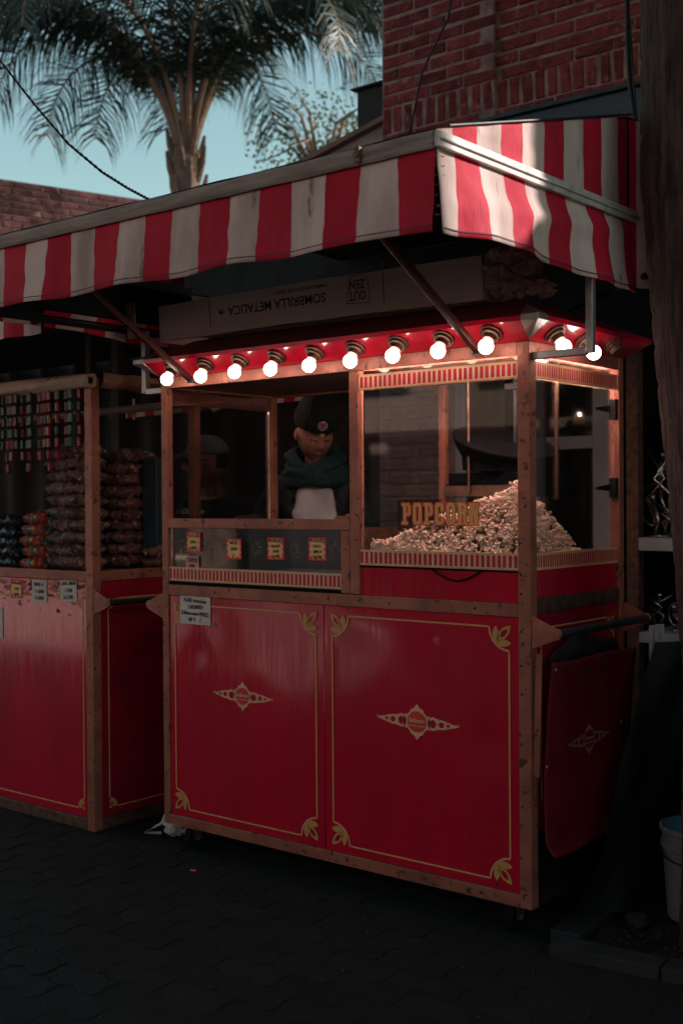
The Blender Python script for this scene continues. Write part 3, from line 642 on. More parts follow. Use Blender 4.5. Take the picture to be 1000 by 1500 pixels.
# roof cloth + lining
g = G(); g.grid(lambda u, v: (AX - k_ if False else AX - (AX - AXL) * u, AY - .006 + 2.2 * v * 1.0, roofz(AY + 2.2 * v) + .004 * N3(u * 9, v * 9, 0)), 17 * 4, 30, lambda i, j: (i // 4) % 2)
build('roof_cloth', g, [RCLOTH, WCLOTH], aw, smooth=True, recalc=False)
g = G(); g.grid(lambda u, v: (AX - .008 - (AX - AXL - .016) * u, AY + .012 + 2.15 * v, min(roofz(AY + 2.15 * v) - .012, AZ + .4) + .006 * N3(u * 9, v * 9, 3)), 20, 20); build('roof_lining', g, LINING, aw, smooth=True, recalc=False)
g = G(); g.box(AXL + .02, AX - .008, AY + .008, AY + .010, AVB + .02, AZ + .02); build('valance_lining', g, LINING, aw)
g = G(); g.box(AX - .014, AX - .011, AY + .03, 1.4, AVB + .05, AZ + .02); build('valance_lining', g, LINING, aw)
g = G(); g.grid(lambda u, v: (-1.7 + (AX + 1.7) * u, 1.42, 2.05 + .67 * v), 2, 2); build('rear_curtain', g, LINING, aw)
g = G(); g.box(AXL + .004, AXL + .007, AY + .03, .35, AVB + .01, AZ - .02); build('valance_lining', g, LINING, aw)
# black seam along the gable top
g = G(); g.tube([(AX + .0, AY + 1.12 * i / 20, roofz(AY + 1.12 * i / 20) + .006) for i in range(1, 21)], .004, 6); build('roof_piping', g, CAB_B, aw)
# corner lacing gap
g = G()
for i in range(7):
    z = 2.13 + i * .025; g.tube([(AX - .005, AY - .004, z), (AX + .004, AY + .028, z + .004)], .002, 5)
build('corner_lacing', g, BROWNM, aw)
# struts
for x in (1.533, .198):
    g = G(); g.bar((x, -.022, 1.882), (x, -.60, 2.215), .022, .022); build('strut', g, STRUTM, aw, bevel=.003)
    g = G(); g.lathe((x, -.02, 1.878), (1, 0, 0), [(-.02, .001), (-.02, .009), (.02, .009), (.02, .001)], 10); build('strut_bolt', g, STEEL, aw)
g = G(); g.bar((AXL, -.60, 2.215), (AX, -.60, 2.215), .02, .02); build('strut_rail', g, STRUTM, aw)
for sx_, x in ((1, W + .20), (-1, -.125)):
    g = G(); g.box(x - .012, x + .012, .018, .042, 1.85, 2.11); build('hanger_post', g, STEEL, aw, bevel=.002)
    g = G(); x0, x1 = sorted((x - sx_ * .012, (W + .001 if sx_ > 0 else -.001))); g.box(x0, x1, .018, .042, 1.845, 1.868); build('hanger_bracket', g, STEEL, aw, bevel=.002)
g = G(); g.tube([(AX + .035, .36, 2.13), (AX - .3, .5, 2.08), (1.2, .7, 2.02)], .011, 8); build('rear_stay', g, CAB_B, aw)
for x in (.5, 1.15):
    g = G(); g.tube([(x, -.60, 2.23), (x, .2, 2.5)], .008, 6); build('roof_rib', g, STEEL, aw)

# ================================================================== POPCORN CART
cart = thing('popcorn_cart', (W / 2, D / 2, 0), 'red popcorn cart with bronze frame, lit bulbs and glass display', 'cart')
def part(name, boxes, mt, parent=cart, bevel=.002, **kw):
    g = G()
    for b in boxes: g.box(*b)
    return build(name, g, mt, parent, bevel=bevel, **kw)
PF = []   # post and rail list
part('post', [(0, .033, 0, .033, .095, 1.902)], COPPER)
part('post', [(1.665, W, 0, .043, .095, 1.902)], COPPER)
part('post', [(0, .035, D - .035, D, .095, 1.902)], COPPER)
part('post', [(W - .035, W, D - .035, D, .095, 1.902)], COPPER)
part('post', [(.978, 1.017, .001, .035, 1.069, 1.858)], COPPER)
part('post', [(.925, .955, D - .03, D - .002, 1.069, 1.858)], COPPER)
part('post', [(.934, .976, .003, .033, 1.070, 1.295)], COPPER)
part('rail', [(.033, 1.665, .001, .036, 1.859, 1.903)], COPPER)
part('rail', [(.033, 1.665, .001, .036, 1.024, 1.067)], COPPER)
part('rail', [(.033, 1.665, .001, .036, .095, .136)], COPPER)
part('rail', [(.033, .977, .001, .036, 1.296, 1.334)], COPPER)
for x0, x1 in ((0.001, .034), (W - .035, W - .001)):
    part('rail', [(x0, x1, .044, D - .036, .095, .136)], DARKM)  # bottom side rails darkened to stand in for shade
    part('rail', [(x0, x1, .044, D - .036, 1.859, 1.903)], COPPER); part('rail', [(x0, x1, .044, D - .036, 1.035, 1.082)], BROWNM)
part('rail', [(.004, .012, .036, D - .036, 1.800, 1.852)], COPPER)
part('rail', [(.036, W - .036, D - .034, D - .001, 1.859, 1.903)], COPPER); part('rail', [(.036, W - .036, D - .034, D - .001, 1.024, 1.067)], COPPER)
# rivets
g = G()
for z in (.16, .42, .62, .78, .87, .98, 1.10, 1.16):
    g.lathe((1.675, -.0003, z), (0, -1, 0), [(0, .0045), (.002, .003), (.003, .0005)], 8)
for z in (.3, .6, .9): g.lathe((.016, -.0003, z), (0, -1, 0), [(0, .0045), (.002, .003), (.003, .0005)], 8)
for x in (.3, .72, 1.15, 1.5): g.lathe((x, .0007, 1.045), (0, -1, 0), [(0, .0045), (.002, .003), (.003, .0005)], 8)
build('rivets', g, DARKM, cart, kind='stuff')
# cabinet shell
part('cabinet_shell', [(.034, W - .034, D - .025, D - .015, .136, 1.024), (.034, W - .034, .05, D - .03, .14, .15), (.034, W - .034, .03, D - .03, 1.055, 1.0665)], DARKM, bevel=0)
part('ceiling', [(.034, W - .034, .04, D - .036, 1.866, 1.872)], BROWNM, bevel=0)
part('partition', [(.985, .995, .04, D - .036, 1.075, 1.30)], BROWNM, bevel=0)
part('display_tray', [(.04, .97, .05, D - .05, 1.068, 1.076)], STEEL, bevel=0)
# doors : gently dented sheet
def door(x0, x1, z0, z1, y, dents, label=None):
    g = G()
    def f(u, v):
        x = x0 + (x1 - x0) * u; z = z0 + (z1 - z0) * v; e = min(1, 12 * min(u, 1 - u, v, 1 - v))
        d = .0042 * N3(x * 2.3, z * 2.0, 4) + .0012 * N3(x * 6, z * 4, 9)
        for dx, dz, r, a in dents: d += 1.15 * a * math.exp(-((x - dx) ** 2 + (z - dz) ** 2) / r ** 2)
        return (x, y + d * e, z)
    g.grid(f, 60, 66)
    g.box(x0, x1, y + .006, y + .02, z0, z1)
    return build('door_panel', g, RED, cart, smooth=True, recalc=False)
DL = door(.036, .8475, .138, 1.022, .008, [(.19, .80, .06, .0022), (.33, .90, .09, .002)])
DR = door(.852, 1.664, .138, 1.022, .008, [(1.32, .93, .02, .003), (1.56, .60, .10, .004), (1.0, .87, .09, .002)])
def corner_orn(fr, u, v, su, sv, parent, sc=1.0, mt=GOLD, mt2=OCHRE):
    f = lambda a, b, d=0: fr(u + su * a * sc, v + sv * b * sc, d)
    g = G(); g.ring(f, 0, 0, -.078, -.078, -.0065, .0004, .0012, 0, 90, 14)
    def leaf(px, py, qx, qy, wd, hole=0):
        d = Vector((qx - px, qy - py)); L = d.length; d.normalize(); nn = Vector((-d.y, d.x)); pts = []
        prof = [(0, 0), (.12, .45), (.3, .85), (.5, 1), (.7, .85), (.88, .45), (1, 0)]
        P = [(px + d.x * t * L + nn.x * w_ * wd, py + d.y * t * L + nn.y * w_ * wd) for t, w_ in prof] + [(px + d.x * t * L - nn.x * w_ * wd, py + d.y * t * L - nn.y * w_ * wd) for t, w_ in prof[::-1][1:-1]]
        if not hole: g.prism(f, P, .0004, .0012, 1)
        else:
            c = (px + qx) / 2, (py + qy) / 2; Q = [(c[0] + (a - c[0]) * hole, c[1] + (b - c[1]) * hole) for a, b in P]; n_ = len(P)
            g.add([f(*p, .0012) for p in P] + [f(*p, .0012) for p in Q], [(i, (i + 1) % n_, n_ + (i + 1) % n_, n_ + i) for i in range(n_)], 1)
    leaf(-.050, -.052, -.050, .004, .0125); leaf(-.050, -.052, .008, -.050, .0125); leaf(-.045, -.045, .006, .006, .016, .55)
    build('corner_ornament', g, [mt, mt2], parent, recalc=False)
def pinstripe(fr, u0, u1, v0, v1, parent, corners='abcd', mt=GOLD, wd=.0055, orn=True, sc=1, cut=.078, **k):
    g = G(); c = cut
    for a in ((u0 + c, u1 - c, v0 - wd / 2, v0 + wd / 2), (u0 + c, u1 - c, v1 - wd / 2, v1 + wd / 2), (u0 - wd / 2, u0 + wd / 2, v0 + c, v1 - c), (u1 - wd / 2, u1 + wd / 2, v0 + c, v1 - c)):
        g.prism(fr, [(a[0], a[2]), (a[1], a[2]), (a[1], a[3]), (a[0], a[3])], .0003, .0011)
    build('pinstripe', g, mt, parent)
    if orn:
        for ch, u, v, su, sv in (('a', u0, v1, -1, 1), ('b', u1, v1, 1, 1), ('c', u1, v0, 1, -1), ('d', u0, v0, -1, -1)):
            if ch in corners: corner_orn(fr, u, v, su, sv, parent, sc, mt, k.get('mt2', OCHRE))
FD = frame((0, .0075, 0), (1, 0, 0), (0, 0, 1))
FD2 = frame((0, .0055, 0), (1, 0, 0), (0, 0, 1))
pinstripe(FD2, .068, .812, .168, .989, DL); pinstripe(FD2, .890, 1.627, .168, .989, DR)
def emblem(fr, u, v, parent, sc=1.0, mt=PALEGOLD, mtr=DISC, tm=PALEGOLD):
    f = lambda a, b, d=0: fr(u + a * sc, v + b * sc, d)
    g = G()
    for s in (-1, 1):
        for cu, ru, rv, wd in ((.066, .021, .023, .0085), (.101, .018, .017, .007), (.128, .012, .011, .0055)):
            g.ring(f, s * cu, 0, ru, rv, wd, .0004, .0012, n=18)
            for sv in (-1, 1): g.ring(f, s * (cu - ru * .9), sv * rv * .82, .006, .006, .0055, .0003, .0011, n=8)
        g.prism(f, [(s * .046, -.024), (s * .054, -.02), (s * .054, .02), (s * .046, .024)], .0004, .0012)
        g.prism(f, [(s * .137, -.008), (s * .160, -.003), (s * .167, .002), (s * .160, .004), (s * .137, .008)], .0004, .0012)
        g.ring(f, s * .167, .004, .005, .005, .002, .0004, .0012, n=10)
        g.prism(f, [(-.030, s * .036), (-.022, s * .044), (-.012, s * .047), (0, s * .062), (.012, s * .047), (.022, s * .044), (.030, s * .036)], .0003, .0011)
    g.ring(f, 0, 0, .047, .042, .006, .0005, .0016, n=32)
    e = build('emblem', g, mt, parent)
    g = G(); n = 32; g.prism(f, [(.0405 * math.cos(2 * math.pi * i / n), .0355 * math.sin(2 * math.pi * i / n)) for i in range(n)], .0004, .0013)
    build('emblem_disc', g, mtr, parent)
    ff = frame(f(0, 0, 0), f(1, 0, 0) - f(0, 0, 0), f(0, 1, 0) - f(0, 0, 0))
    text('emblem_lettering', 'Bellmann', .021 * sc, ff, 0, .004 * sc, .0019, tm, parent, sx=.85)
    text('emblem_lettering', 'BUENOS AIRES - ARGENTINA', .0062 * sc, ff, 0, -.014 * sc, .0019, tm, parent, sx=.85)
emblem(FD2, .441, .652, DL, .92); emblem(FD2, 1.262, .645, DR, 1.0)
part('lower_red_panel', [(1.018, 1.664, .012, .022, 1.068, 1.172)], RED, bevel=.002)
part('lower_red_panel', [(W - .022, W - .012, .045, D - .037, 1.083, 1.172)], RED, bevel=.002)
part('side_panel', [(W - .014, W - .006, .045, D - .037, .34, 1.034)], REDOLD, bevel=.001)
part('lower_side_panel', [(W - .014, W - .006, .045, D - .037, .137, .338)], BLACK, bevel=.001)  # panel blackened to stand in for the shade below the flap
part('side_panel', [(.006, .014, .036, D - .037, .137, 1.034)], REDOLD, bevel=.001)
SP = frame((W - .0055, 0, 0), (0, 1, 0), (0, 0, 1))
spn = [o for o in cart.children if o.name.startswith('side_panel')][0]
pinstripe(SP, .075, .585, .37, .985, spn, sc=.7, cut=.055, corners='bc')
# hanging loop of black wire under the glass
g = G(); g.tube([(1.33 + .19 * i / 16, .004, 1.166 - .034 * math.sin(math.pi * i / 16)) for i in range(17)], .0035, 8); build('wire_loop', g, BLACK, cart)
part('shadow_gap_strip', [(1.018, 1.664, .008, .018, 1.1655, 1.1725), (.034, .933, .008, .018, 1.068, 1.079)], BLACK, bevel=0)
# striped trims
def trim(fr, u0, u1, v0, v1, n, rot=0):
    g = G(); g.prism(fr, [(u0, v0), (u1, v0), (u1, v1), (u0, v1)], 0, .003); b = build('striped_trim', g, CREAM, cart)
    g = G(); P = (u1 - u0) / n; mgn = (v1 - v0) * .14
    for i in range(n):
        a = u0 + P * (i + .18) + random.uniform(-.0008, .0008); g.prism(fr, [(a, v0 + mgn), (a + P * .6, v0 + mgn), (a + P * .6, v1 - mgn), (a, v1 - mgn)], .0031, .0037)
    build('trim_stripes', g, REDTRIM, b)
    g = G()
    for a, c in ((v0 + .0015, v0 + .0045), (v1 - .0045, v1 - .0015)): g.prism(fr, [(u0, a), (u1, a), (u1, c), (u0, c)], .0031, .0040)
    build('trim_line', g, GOLD, b)
FT = frame((0, .010, 0), (1, 0, 0), (0, 0, 1)); ST = frame((W - .010, 0, 0), (0, 1, 0), (0, 0, 1))
trim(FT, 1.020, 1.663, 1.789, 1.843, 31); trim(FT, 1.018, 1.664, 1.173, 1.228, 31); trim(FT, .034, .932, 1.083, 1.139, 44)
trim(ST, .046, D - .038, 1.789, 1.843, 38); trim(ST, .046, D - .038, 1.173, 1.228, 38)
part('display_back', [(.036, .932, .47, .48, 1.077, 1.295)], mat('grey_back_sheet', (.11, .11, .12), .35, .3), bevel=0)
# glass
part('glass_pane', [(1.018, 1.664, .018, .022, 1.173, 1.858)], GLASS, bevel=0)
part('glass_pane', [(W - .022, W - .018, .045, D - .037, 1.173, 1.858)], GLASS, bevel=0)
part('glass_pane', [(.034, .933, .018, .022, 1.069, 1.295)], GLASS, bevel=0)
part('glass_pane', [(.016, .020, .045, D - .037, 1.083, 1.858)], GLASS, bevel=0)
# cornice and roof
def ring_loft(offs, name, mt, **k):
    g = G(); vs = []
    for o_, z in offs: vs += [(-o_, -o_, z), (W + o_, -o_, z), (W + o_, D + o_, z), (-o_, D + o_, z)]
    fs = [(i * 4 + a, i * 4 + (a + 1) % 4, i * 4 + 4 + (a + 1) % 4, i * 4 + 4 + a) for i in range(len(offs) - 1) for a in range(4)]
    g.add(vs, fs); return build(name, g, mt, cart, **k)
ring_loft([(-.002, 1.904), (.075, 1.957), (.078, 1.972), (.070, 1.974)], 'cornice', RED)
g = G(); o_ = .070
ring_loft([(.0695, 1.9745), (-.10, 2.055)], 'roof', REDDARK)
g = G(); g.box(.1, W - .1, .1, D - .1, 2.045, 2.0545); build('roof_top', g, REDDARK, cart)
for cx, s_ in ((W, 1), (0, -1)):
    g = G(); e_ = .0785; L = .062
    A_ = (cx + s_ * .001, -.001, 1.9055); P1 = (cx + s_ * (e_ - L), -e_, 1.957); P2 = (cx + s_ * e_, -e_, 1.957); P3 = (cx + s_ * e_, -e_ + L, 1.957)
    Q = [(p[0], p[1], 1.976) for p in (P1, P2, P3)]; T_ = (cx - s_ * .015, .015, 2.022)
    g.add([A_, P1, P2, P3, *Q, T_], [(0, 1, 2), (0, 2, 3), (1, 4, 5, 2), (2, 5, 6, 3), (4, 7, 5), (5, 7, 6), (0, 3, 6, 7), (0, 7, 4, 1)]); build('corner_cap', g, STEEL, cart, bevel=.002)
# bulbs
nd = Vector((0, -.57, -.82)); ns = Vector((.57, 0, -.82))
def socket_g(p, n_):
    g = G(); g.lathe(p, n_, [(-.002, .001), (-.002, .037), (.006, .037), (.008, .030), (.016, .030), (.018, .022), (.034, .020), (.036, .001)], 20); return g
def bulb_g(p, n_):
    g = G(); c = Vector(p) + n_ * .060; pr = [(-.028, .011)]
    for i in range(1, 13):
        t = math.pi * (.18 + .82 * i / 12); pr.append((-.0245 * math.cos(t) , max(.0245 * math.sin(t), .0003)))
    g.lathe(c, n_, [(h, r) for h, r in pr], 20); return g
s0 = None
for k in range(9):
    p = Vector((.12 + .1848 * k, -.043, 1.9335))
    if s0 is None:
        s0 = build('bulb_socket', socket_g(p, nd), BROWNM, cart, smooth=False, origin=p); b0 = build('light_bulb', bulb_g(p, nd), BULB, s0, smooth=True, origin=p)
    else:
        s_ = dupe(s0, p, cart, rot=(random.uniform(-.06, .06), random.uniform(-.06, .06), 0)); dupe(b0, p, s_)
for k, y in enumerate((.085, .287, .49)):
    p = Vector((W + .043, y, 1.9335)); s_ = build('bulb_socket', socket_g(p, ns), BROWNM, cart, origin=p)
    if k < 2: build('light_bulb', bulb_g(p, ns), BULB, s_, smooth=True, origin=p)
g = G(); g.tube([(1.04, .031, 1.816), (1.64, .031, 1.816)], .007, 10); g.tube([(W - .033, .07, 1.816), (W - .033, .60, 1.816)], .007, 10); build('case_lamp', g, LAMP, cart)
# kettle assembly inside
g = G(); c = Vector((1.41, .36, 1.50)); g.lathe(c, (0.05, 0, 1), [(0, .001), (0, .16), (.055, .165), (.06, .001)], 32); build('kettle', g, BURNT, cart, smooth=False)
g = G(); g.lathe(Vector((1.40, .35, 1.60)), (.34, -.17, 1), [(-.115, .03), (-.10, .09), (-.06, .145), (-.025, .172), (0, .185), (.006, .187), (.010, .18), (.012, .001)], 40); build('kettle_lid', g, BURNT, cart, smooth=True)
g = G(); g.box(1.25, 1.58, .22, .5, 1.455, 1.495); g.box(1.24, 1.59, .21, .51, 1.41, 1.455); build('kettle_stand', g, BURNT, cart, bevel=.004)
g = G(); g.box(1.24, 1.59, .205, .2095, 1.412, 1.45); build('kettle_grille', g, BROWNM, cart)
g = G(); g.tube([(1.44, .36, 1.60), (1.44, .36, 1.865)], .006, 8); g.box(1.41, 1.47, .34, .38, 1.79, 1.81); g.lathe((1.49, .36, 1.80), (0, 0, 1), [(-.02, .001), (-.015, .014), (0, .018), (.015, .014), (.02, .001)], 12)
g.tube([(1.49, .36, 1.80), (1.49, .36, 1.865)], .003, 6); build('kettle_hanger', g, DARKM, cart)
g = G(); g.tube([(1.35, .2, 1.42), (1.35, .2, 1.865)], .004, 6); build('gas_pipe', g, BROWNM, cart)
g = G(); g.tube([(1.64, .30, 1.40), (1.64, .30, 1.865)], .007, 8); build('gas_pipe', g, BROWNM, cart)
# side hinges on right pane back stile
for z in (1.72, 1.44):
    g = G(); g.box(W - .03, W - .005, D - .055, D - .036, z - .035, z + .035); g.prism(frame((W - .028, 0, 0), (0, 1, 0), (0, 0, 1)), [(D - .055, z - .012), (D - .055, z + .014), (D - .16, z + .002), (D - .16, z - .006)], 0, .004); build('hinge', g, DARKM, cart)
# push bar and plates
def plate(x, s_, y0, parent, mt=COPPER):
    pts = [(x, .925), (x, 1.032), (x + s_ * .075, 1.000), (x + s_ * .100, .993), (x + s_ * .108, .978), (x + s_ * .100, .963), (x + s_ * .085, .958)]
    if s_ < 0: pts = pts[::-1]
    g = G(); g.prism(frame((0, y0, 0), (1, 0, 0), (0, 0, 1)), pts, 0, .005); return build('bar_plate', g, mt, parent, bevel=.001)
plate(W + .001, 1, .01, cart); plate(W + .001, 1, D - .01, cart); plate(-.001, -1, .01, cart)
g = G(); g.tube([(W + .09, .012, .978), (W + .09, D - .014, .978)], .0135, 16); build('push_bar', g, mat('blued_steel_bar', (.09, .10, .115), .35, .8), cart, smooth=False)
# hinged side flap (curved tray)
g = G()
def flapf(u, v):     # v 0 top
    y = .030 + .60 * u; z = .885 - .64 * v + .012 * u * 0
    x = W + .058 - .030 * math.sin(v * 2.4) + .012 * math.sin(u * 3.14) * (1 - v) + .028 * max(0, v - .90) / .10 + .004 * N3(u * 4, v * 4, 0)
    if v > .93: z = .885 - .64 * .93 - (v - .93) * .35
    return (x, y, z + .02 * (u - .5) * math.sin(u * 5))
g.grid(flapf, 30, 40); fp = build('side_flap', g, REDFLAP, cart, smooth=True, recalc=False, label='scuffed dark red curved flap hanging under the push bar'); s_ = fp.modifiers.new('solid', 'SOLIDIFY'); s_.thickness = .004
emblem(frame((W + .046, .30, .60), (0, 1, 0), (0, 0, 1)), 0, 0, fp, .85, mat('faded_emblem_print', (.30, .12, .11), .6), REDDARK, mat('faded_emblem_text', (.30, .12, .11), .6))
g = G()
for y, z, x in ((.05, .86, W + .063), (.56, .87, W + .063), (.55, .62, W + .04), (.04, .55, W + .034)): g.lathe((x, y, z), (1, 0, 0), [(0, .006), (.003, .004), (.004, .0005)], 8)
build('flap_rivets', g, STEEL, fp, kind='stuff')
g = G(); g.bar((W + .024, .012, .91), (W + .012, .012, .52), .022, .004, up=(0, 1, 0)); build('flap_stay', g, COPPER, cart)
g = G(); v0, f0 = ico(3, 1)
g.add([(W + .030 + p.x * .022, .31 + p.y * .25, .882 + p.z * .045 * (1 + 1.6 * N3(p.x * 3, p.y * 6, p.z * 3))) for p in v0], f0); build('stuffed_bag', g, TARP, label='crumpled black plastic bag stuffed behind the hinged side flap', cat='bag', smooth=True)
# casters
for x, y in ((.125, .05), (W - .09, .05), (.125, D - .06), (W - .09, D - .06)):
    c_ = G(); c_.box(x - .03, x + .03, y - .025, y + .03, .083, .095); c_.box(x - .004 - .018, x - .018, y - .02, y + .02, .04, .084); c_.box(x + .018, x + .022, y - .02, y + .02, .04, .084)
    cs = build('caster', c_, BROWNM, cart, bevel=.002)
    g = G(); g.lathe((x - .016, y, .046), (1, 0, 0), [(0, .001), (0, .030), (0, .046), (.008, .0465), (.024, .0465), (.032, .046), (.032, .001)], 24); build('wheel', g, BLACK, cs)
    g = G(); g.lathe((x - .024, y, .046), (1, 0, 0), [(0, .001), (0, .008), (.048, .008), (.048, .001)], 10)
    build('axle', g, STEEL, cs)
# lettering POPCORN on the glass (western slab letters)
lt = G(); li = G()
FG = frame((0, .0165, 0), (1, 0, 0), (0, 0, 1))
def slab(ch):   # returns rects in a 1x1.6 box
    t = .27; s = .15
    if ch == 'O': return [(.05, .18, .35, 1.42), (.65, .18, .95, 1.42), (.18, 0, .82, .24), (.18, 1.36, .82, 1.6), (.1, .09, .3, .3), (.7, .09, .9, .3), (.1, 1.3, .3, 1.51), (.7, 1.3, .9, 1.51)]
    if ch == 'C': return [(.05, .18, .35, 1.42), (.18, 0, .82, .24), (.18, 1.36, .82, 1.6), (.65, .18, .95, .5), (.65, 1.0, .95, 1.42), (.1, .09, .3, .3), (.7, .09, .9, .3), (.1, 1.3, .3, 1.51), (.7, 1.3, .9, 1.51)]
    if ch == 'P': return [(.18, 0, .46, 1.6), (0, 0, .64, .18), (0, 1.42, .8, 1.6), (.68, .8, .96, 1.45), (.4, .66, .85, .88), (.0, 0, .64, .12)]
    if ch == 'R': return [(.14, 0, .42, 1.6), (0, 0, .5, .18), (0, 1.42, .8, 1.6), (.66, .9, .94, 1.45), (.4, .74, .85, .95), (.62, .18, .88, .78), (.6, 0, 1.05, .18)]
    if ch == 'N': return [(.12, 0, .36, 1.6), (0, 0, .46, .18), (0, 1.42, .42, 1.6), (.68, 0, .92, 1.6), (.58, 1.42, 1.05, 1.6), 'diag']
x = 1.197; hz = .072; wl = .0385; z0 = 1.318
for ch in 'POPCORN':
    sc_ = wl
    for r_ in slab(ch):
        if r_ == 'diag':
            P = [(.2, 1.6), (.5, 1.6), (.88, 0), (.6, 0)]
            q = [(x + a * sc_, z0 + b * hz / 1.6) for a, b in P]; li.prism(FG, q, .0022, .0028)
            q = [(x + (a + (-.07 if i in (0, 3) else .07)) * sc_, z0 + b * hz / 1.6) for i, (a, b) in enumerate(P)]; lt.prism(FG, q, .0012, .0018)
        else:
            a, b, c_, d_ = r_
            e = random.uniform(0, .0001); q = [(x + a * sc_, z0 + b * hz / 1.6), (x + c_ * sc_, z0 + b * hz / 1.6), (x + c_ * sc_, z0 + d_ * hz / 1.6), (x + a * sc_, z0 + d_ * hz / 1.6)]; li.prism(FG, q, .0022, .0026 + e)
            m_ = .0034; q = [(x + a * sc_ - m_, z0 + b * hz / 1.6 - m_), (x + c_ * sc_ + m_, z0 + b * hz / 1.6 - m_), (x + c_ * sc_ + m_, z0 + d_ * hz / 1.6 + m_), (x + a * sc_ - m_, z0 + d_ * hz / 1.6 + m_)]; lt.prism(FG, q, .0012, .0016 + e)
    x += wl + .0072
sg = build('lettering_backing', G().add([FG(1.178, 1.300, .0008), FG(1.36, 1.300, .0008), FG(1.36, 1.404, .0008), FG(1.178, 1.404, .0008)], [(0, 1, 2, 3)]), glass('grey_film', (.45, .42, .44), .05, .3), cart)
build('popcorn_lettering', lt, ORANGE, cart); build('lettering_fill', li, LETGOLD, cart)
# price tags
def tag_(x, z, s, lines, name='price_tag', star=True, mtb=TAGRED, h=None, tilt=0, fr=FG, parent=cart, tm=INK, size=.0165, w_=None):
    h = h or s; ws = w_ or s; ff = frame(fr(x, z, .002), fr(1, 0, 0) - fr(0, 0, 0), fr(0, 1, 0) - fr(0, 0, 0))
    ct, st_ = math.cos(tilt), math.sin(tilt); rt_ = lambda a, b, d=0: ff(a * ct - b * st_, a * st_ + b * ct, d)
    g = G(); g.prism(rt_, [(-ws / 2, -h / 2), (ws / 2, -h / 2 + .001), (ws / 2 - .001, h / 2), (-ws / 2, h / 2)], 0, .0008); t = build(name, g, mtb, parent)
    if star:
        n = 22; g = G(); g.prism(rt_, [((.47 if i % 2 else .37) * ws * max(-1, min(1, 1.25 * math.cos(2 * math.pi * i / n))), (.46 if i % 2 else .36) * h * max(-1, min(1, 1.2 * math.sin(2 * math.pi * i / n)))) for i in range(n)], .0010, .0013); build('starburst', g, TAGYEL, t)
    fr2 = frame(rt_(0, 0, 0), rt_(1, 0, 0) - rt_(0, 0, 0), rt_(0, 1, 0) - rt_(0, 0, 0)); L = len(lines)
    for i, s_ in enumerate(lines):
        text('handwriting', s_, size, fr2, random.uniform(-.002, .002), (L / 2 - .5 - i) * h / (L + .35), .0018, tm, t, sx=.82, rot=random.uniform(-.04, .04), th=.0002, bold=.03)
    return t
tag_(.169, 1.240, .079, ['TUTUCAS', '$500 x', '2x$900'])
tag_(.160, 1.155, .074, ['COPOS', '$500'], star=False, mtb=PINKP, h=.058, size=.021)
tag_(.392, 1.217, .079, ['BALDE', '$2000', 'u'])
tag_(.610, 1.222, .082, ['POCHOCLO', 'GRANDE', '$1000', '2x$1800'], size=.0145)
tag_(.815, 1.225, .084, ['POCHOCLO', 'CHICO', '$800 x4', '2x$1500'], size=.0145)
g = G(); rr = random.Random(3)
for cx in (.10, .235, .33, .51, .70, .90):
    for i in range(14):
        a = rr.uniform(0, 6.28); r0 = rr.uniform(.008, .02); r1 = r0 + rr.uniform(.01, .022); b = a + rr.uniform(-.3, .3); u, v = cx, 1.222 + rr.uniform(-.01, .01)
        p, q = (u + r0 * math.cos(a), v + r0 * math.sin(a)), (u + r1 * math.cos(b), v + r1 * math.sin(b)); dx, dy = -(q[1] - p[1]), q[0] - p[0]; L = math.hypot(dx, dy) / .0009; dx /= L; dy /= L
        g.prism(FG, [(p[0] - dx, p[1] - dy), (q[0], q[1]), (p[0] + dx, p[1] + dy)], .0012, .0015)
build('chalk_scribbles', g, mat('faded_marker', (.42, .30, .27), .7, bump=0), cart, kind='stuff')
tag_(.186, .969, .172, ['ALIAS: dona.toma', '1160280024', '(Liliana noemi PEREZ)', 'MP \u2191    C'], name='paper_notice', star=False, mtb=PAPER, h=.112, w_=.172, tilt=-.01, fr=FD2, size=.021)
g = G()
for i in range(26): 
    u = .075 + rr.random() * .24; v = .905 + rr.random() * .12
    if .10 < u < .272 and v > .91: u = .274 + rr.random() * .03
    n = 6; s_ = rr.uniform(.002, .007); g.prism(FD2, [(u + s_ * math.cos(k) * rr.uniform(.5, 1.2), v + s_ * math.sin(k) * rr.uniform(.5, 1.2)) for k in range(n)], .0004, .0008)
build('paint_chips', g, mat('chipped_paint_pale', (.55, .22, .2), .7), DL, kind='stuff')
# items inside lower left display: cups tray
g = G(); g.box(.1, .9, .2, .55, 1.077, 1.09); g.box(.45, .88, .08, .3, 1.077, 1.13); build('display_lining', g, STEEL, cart, bevel=.004)

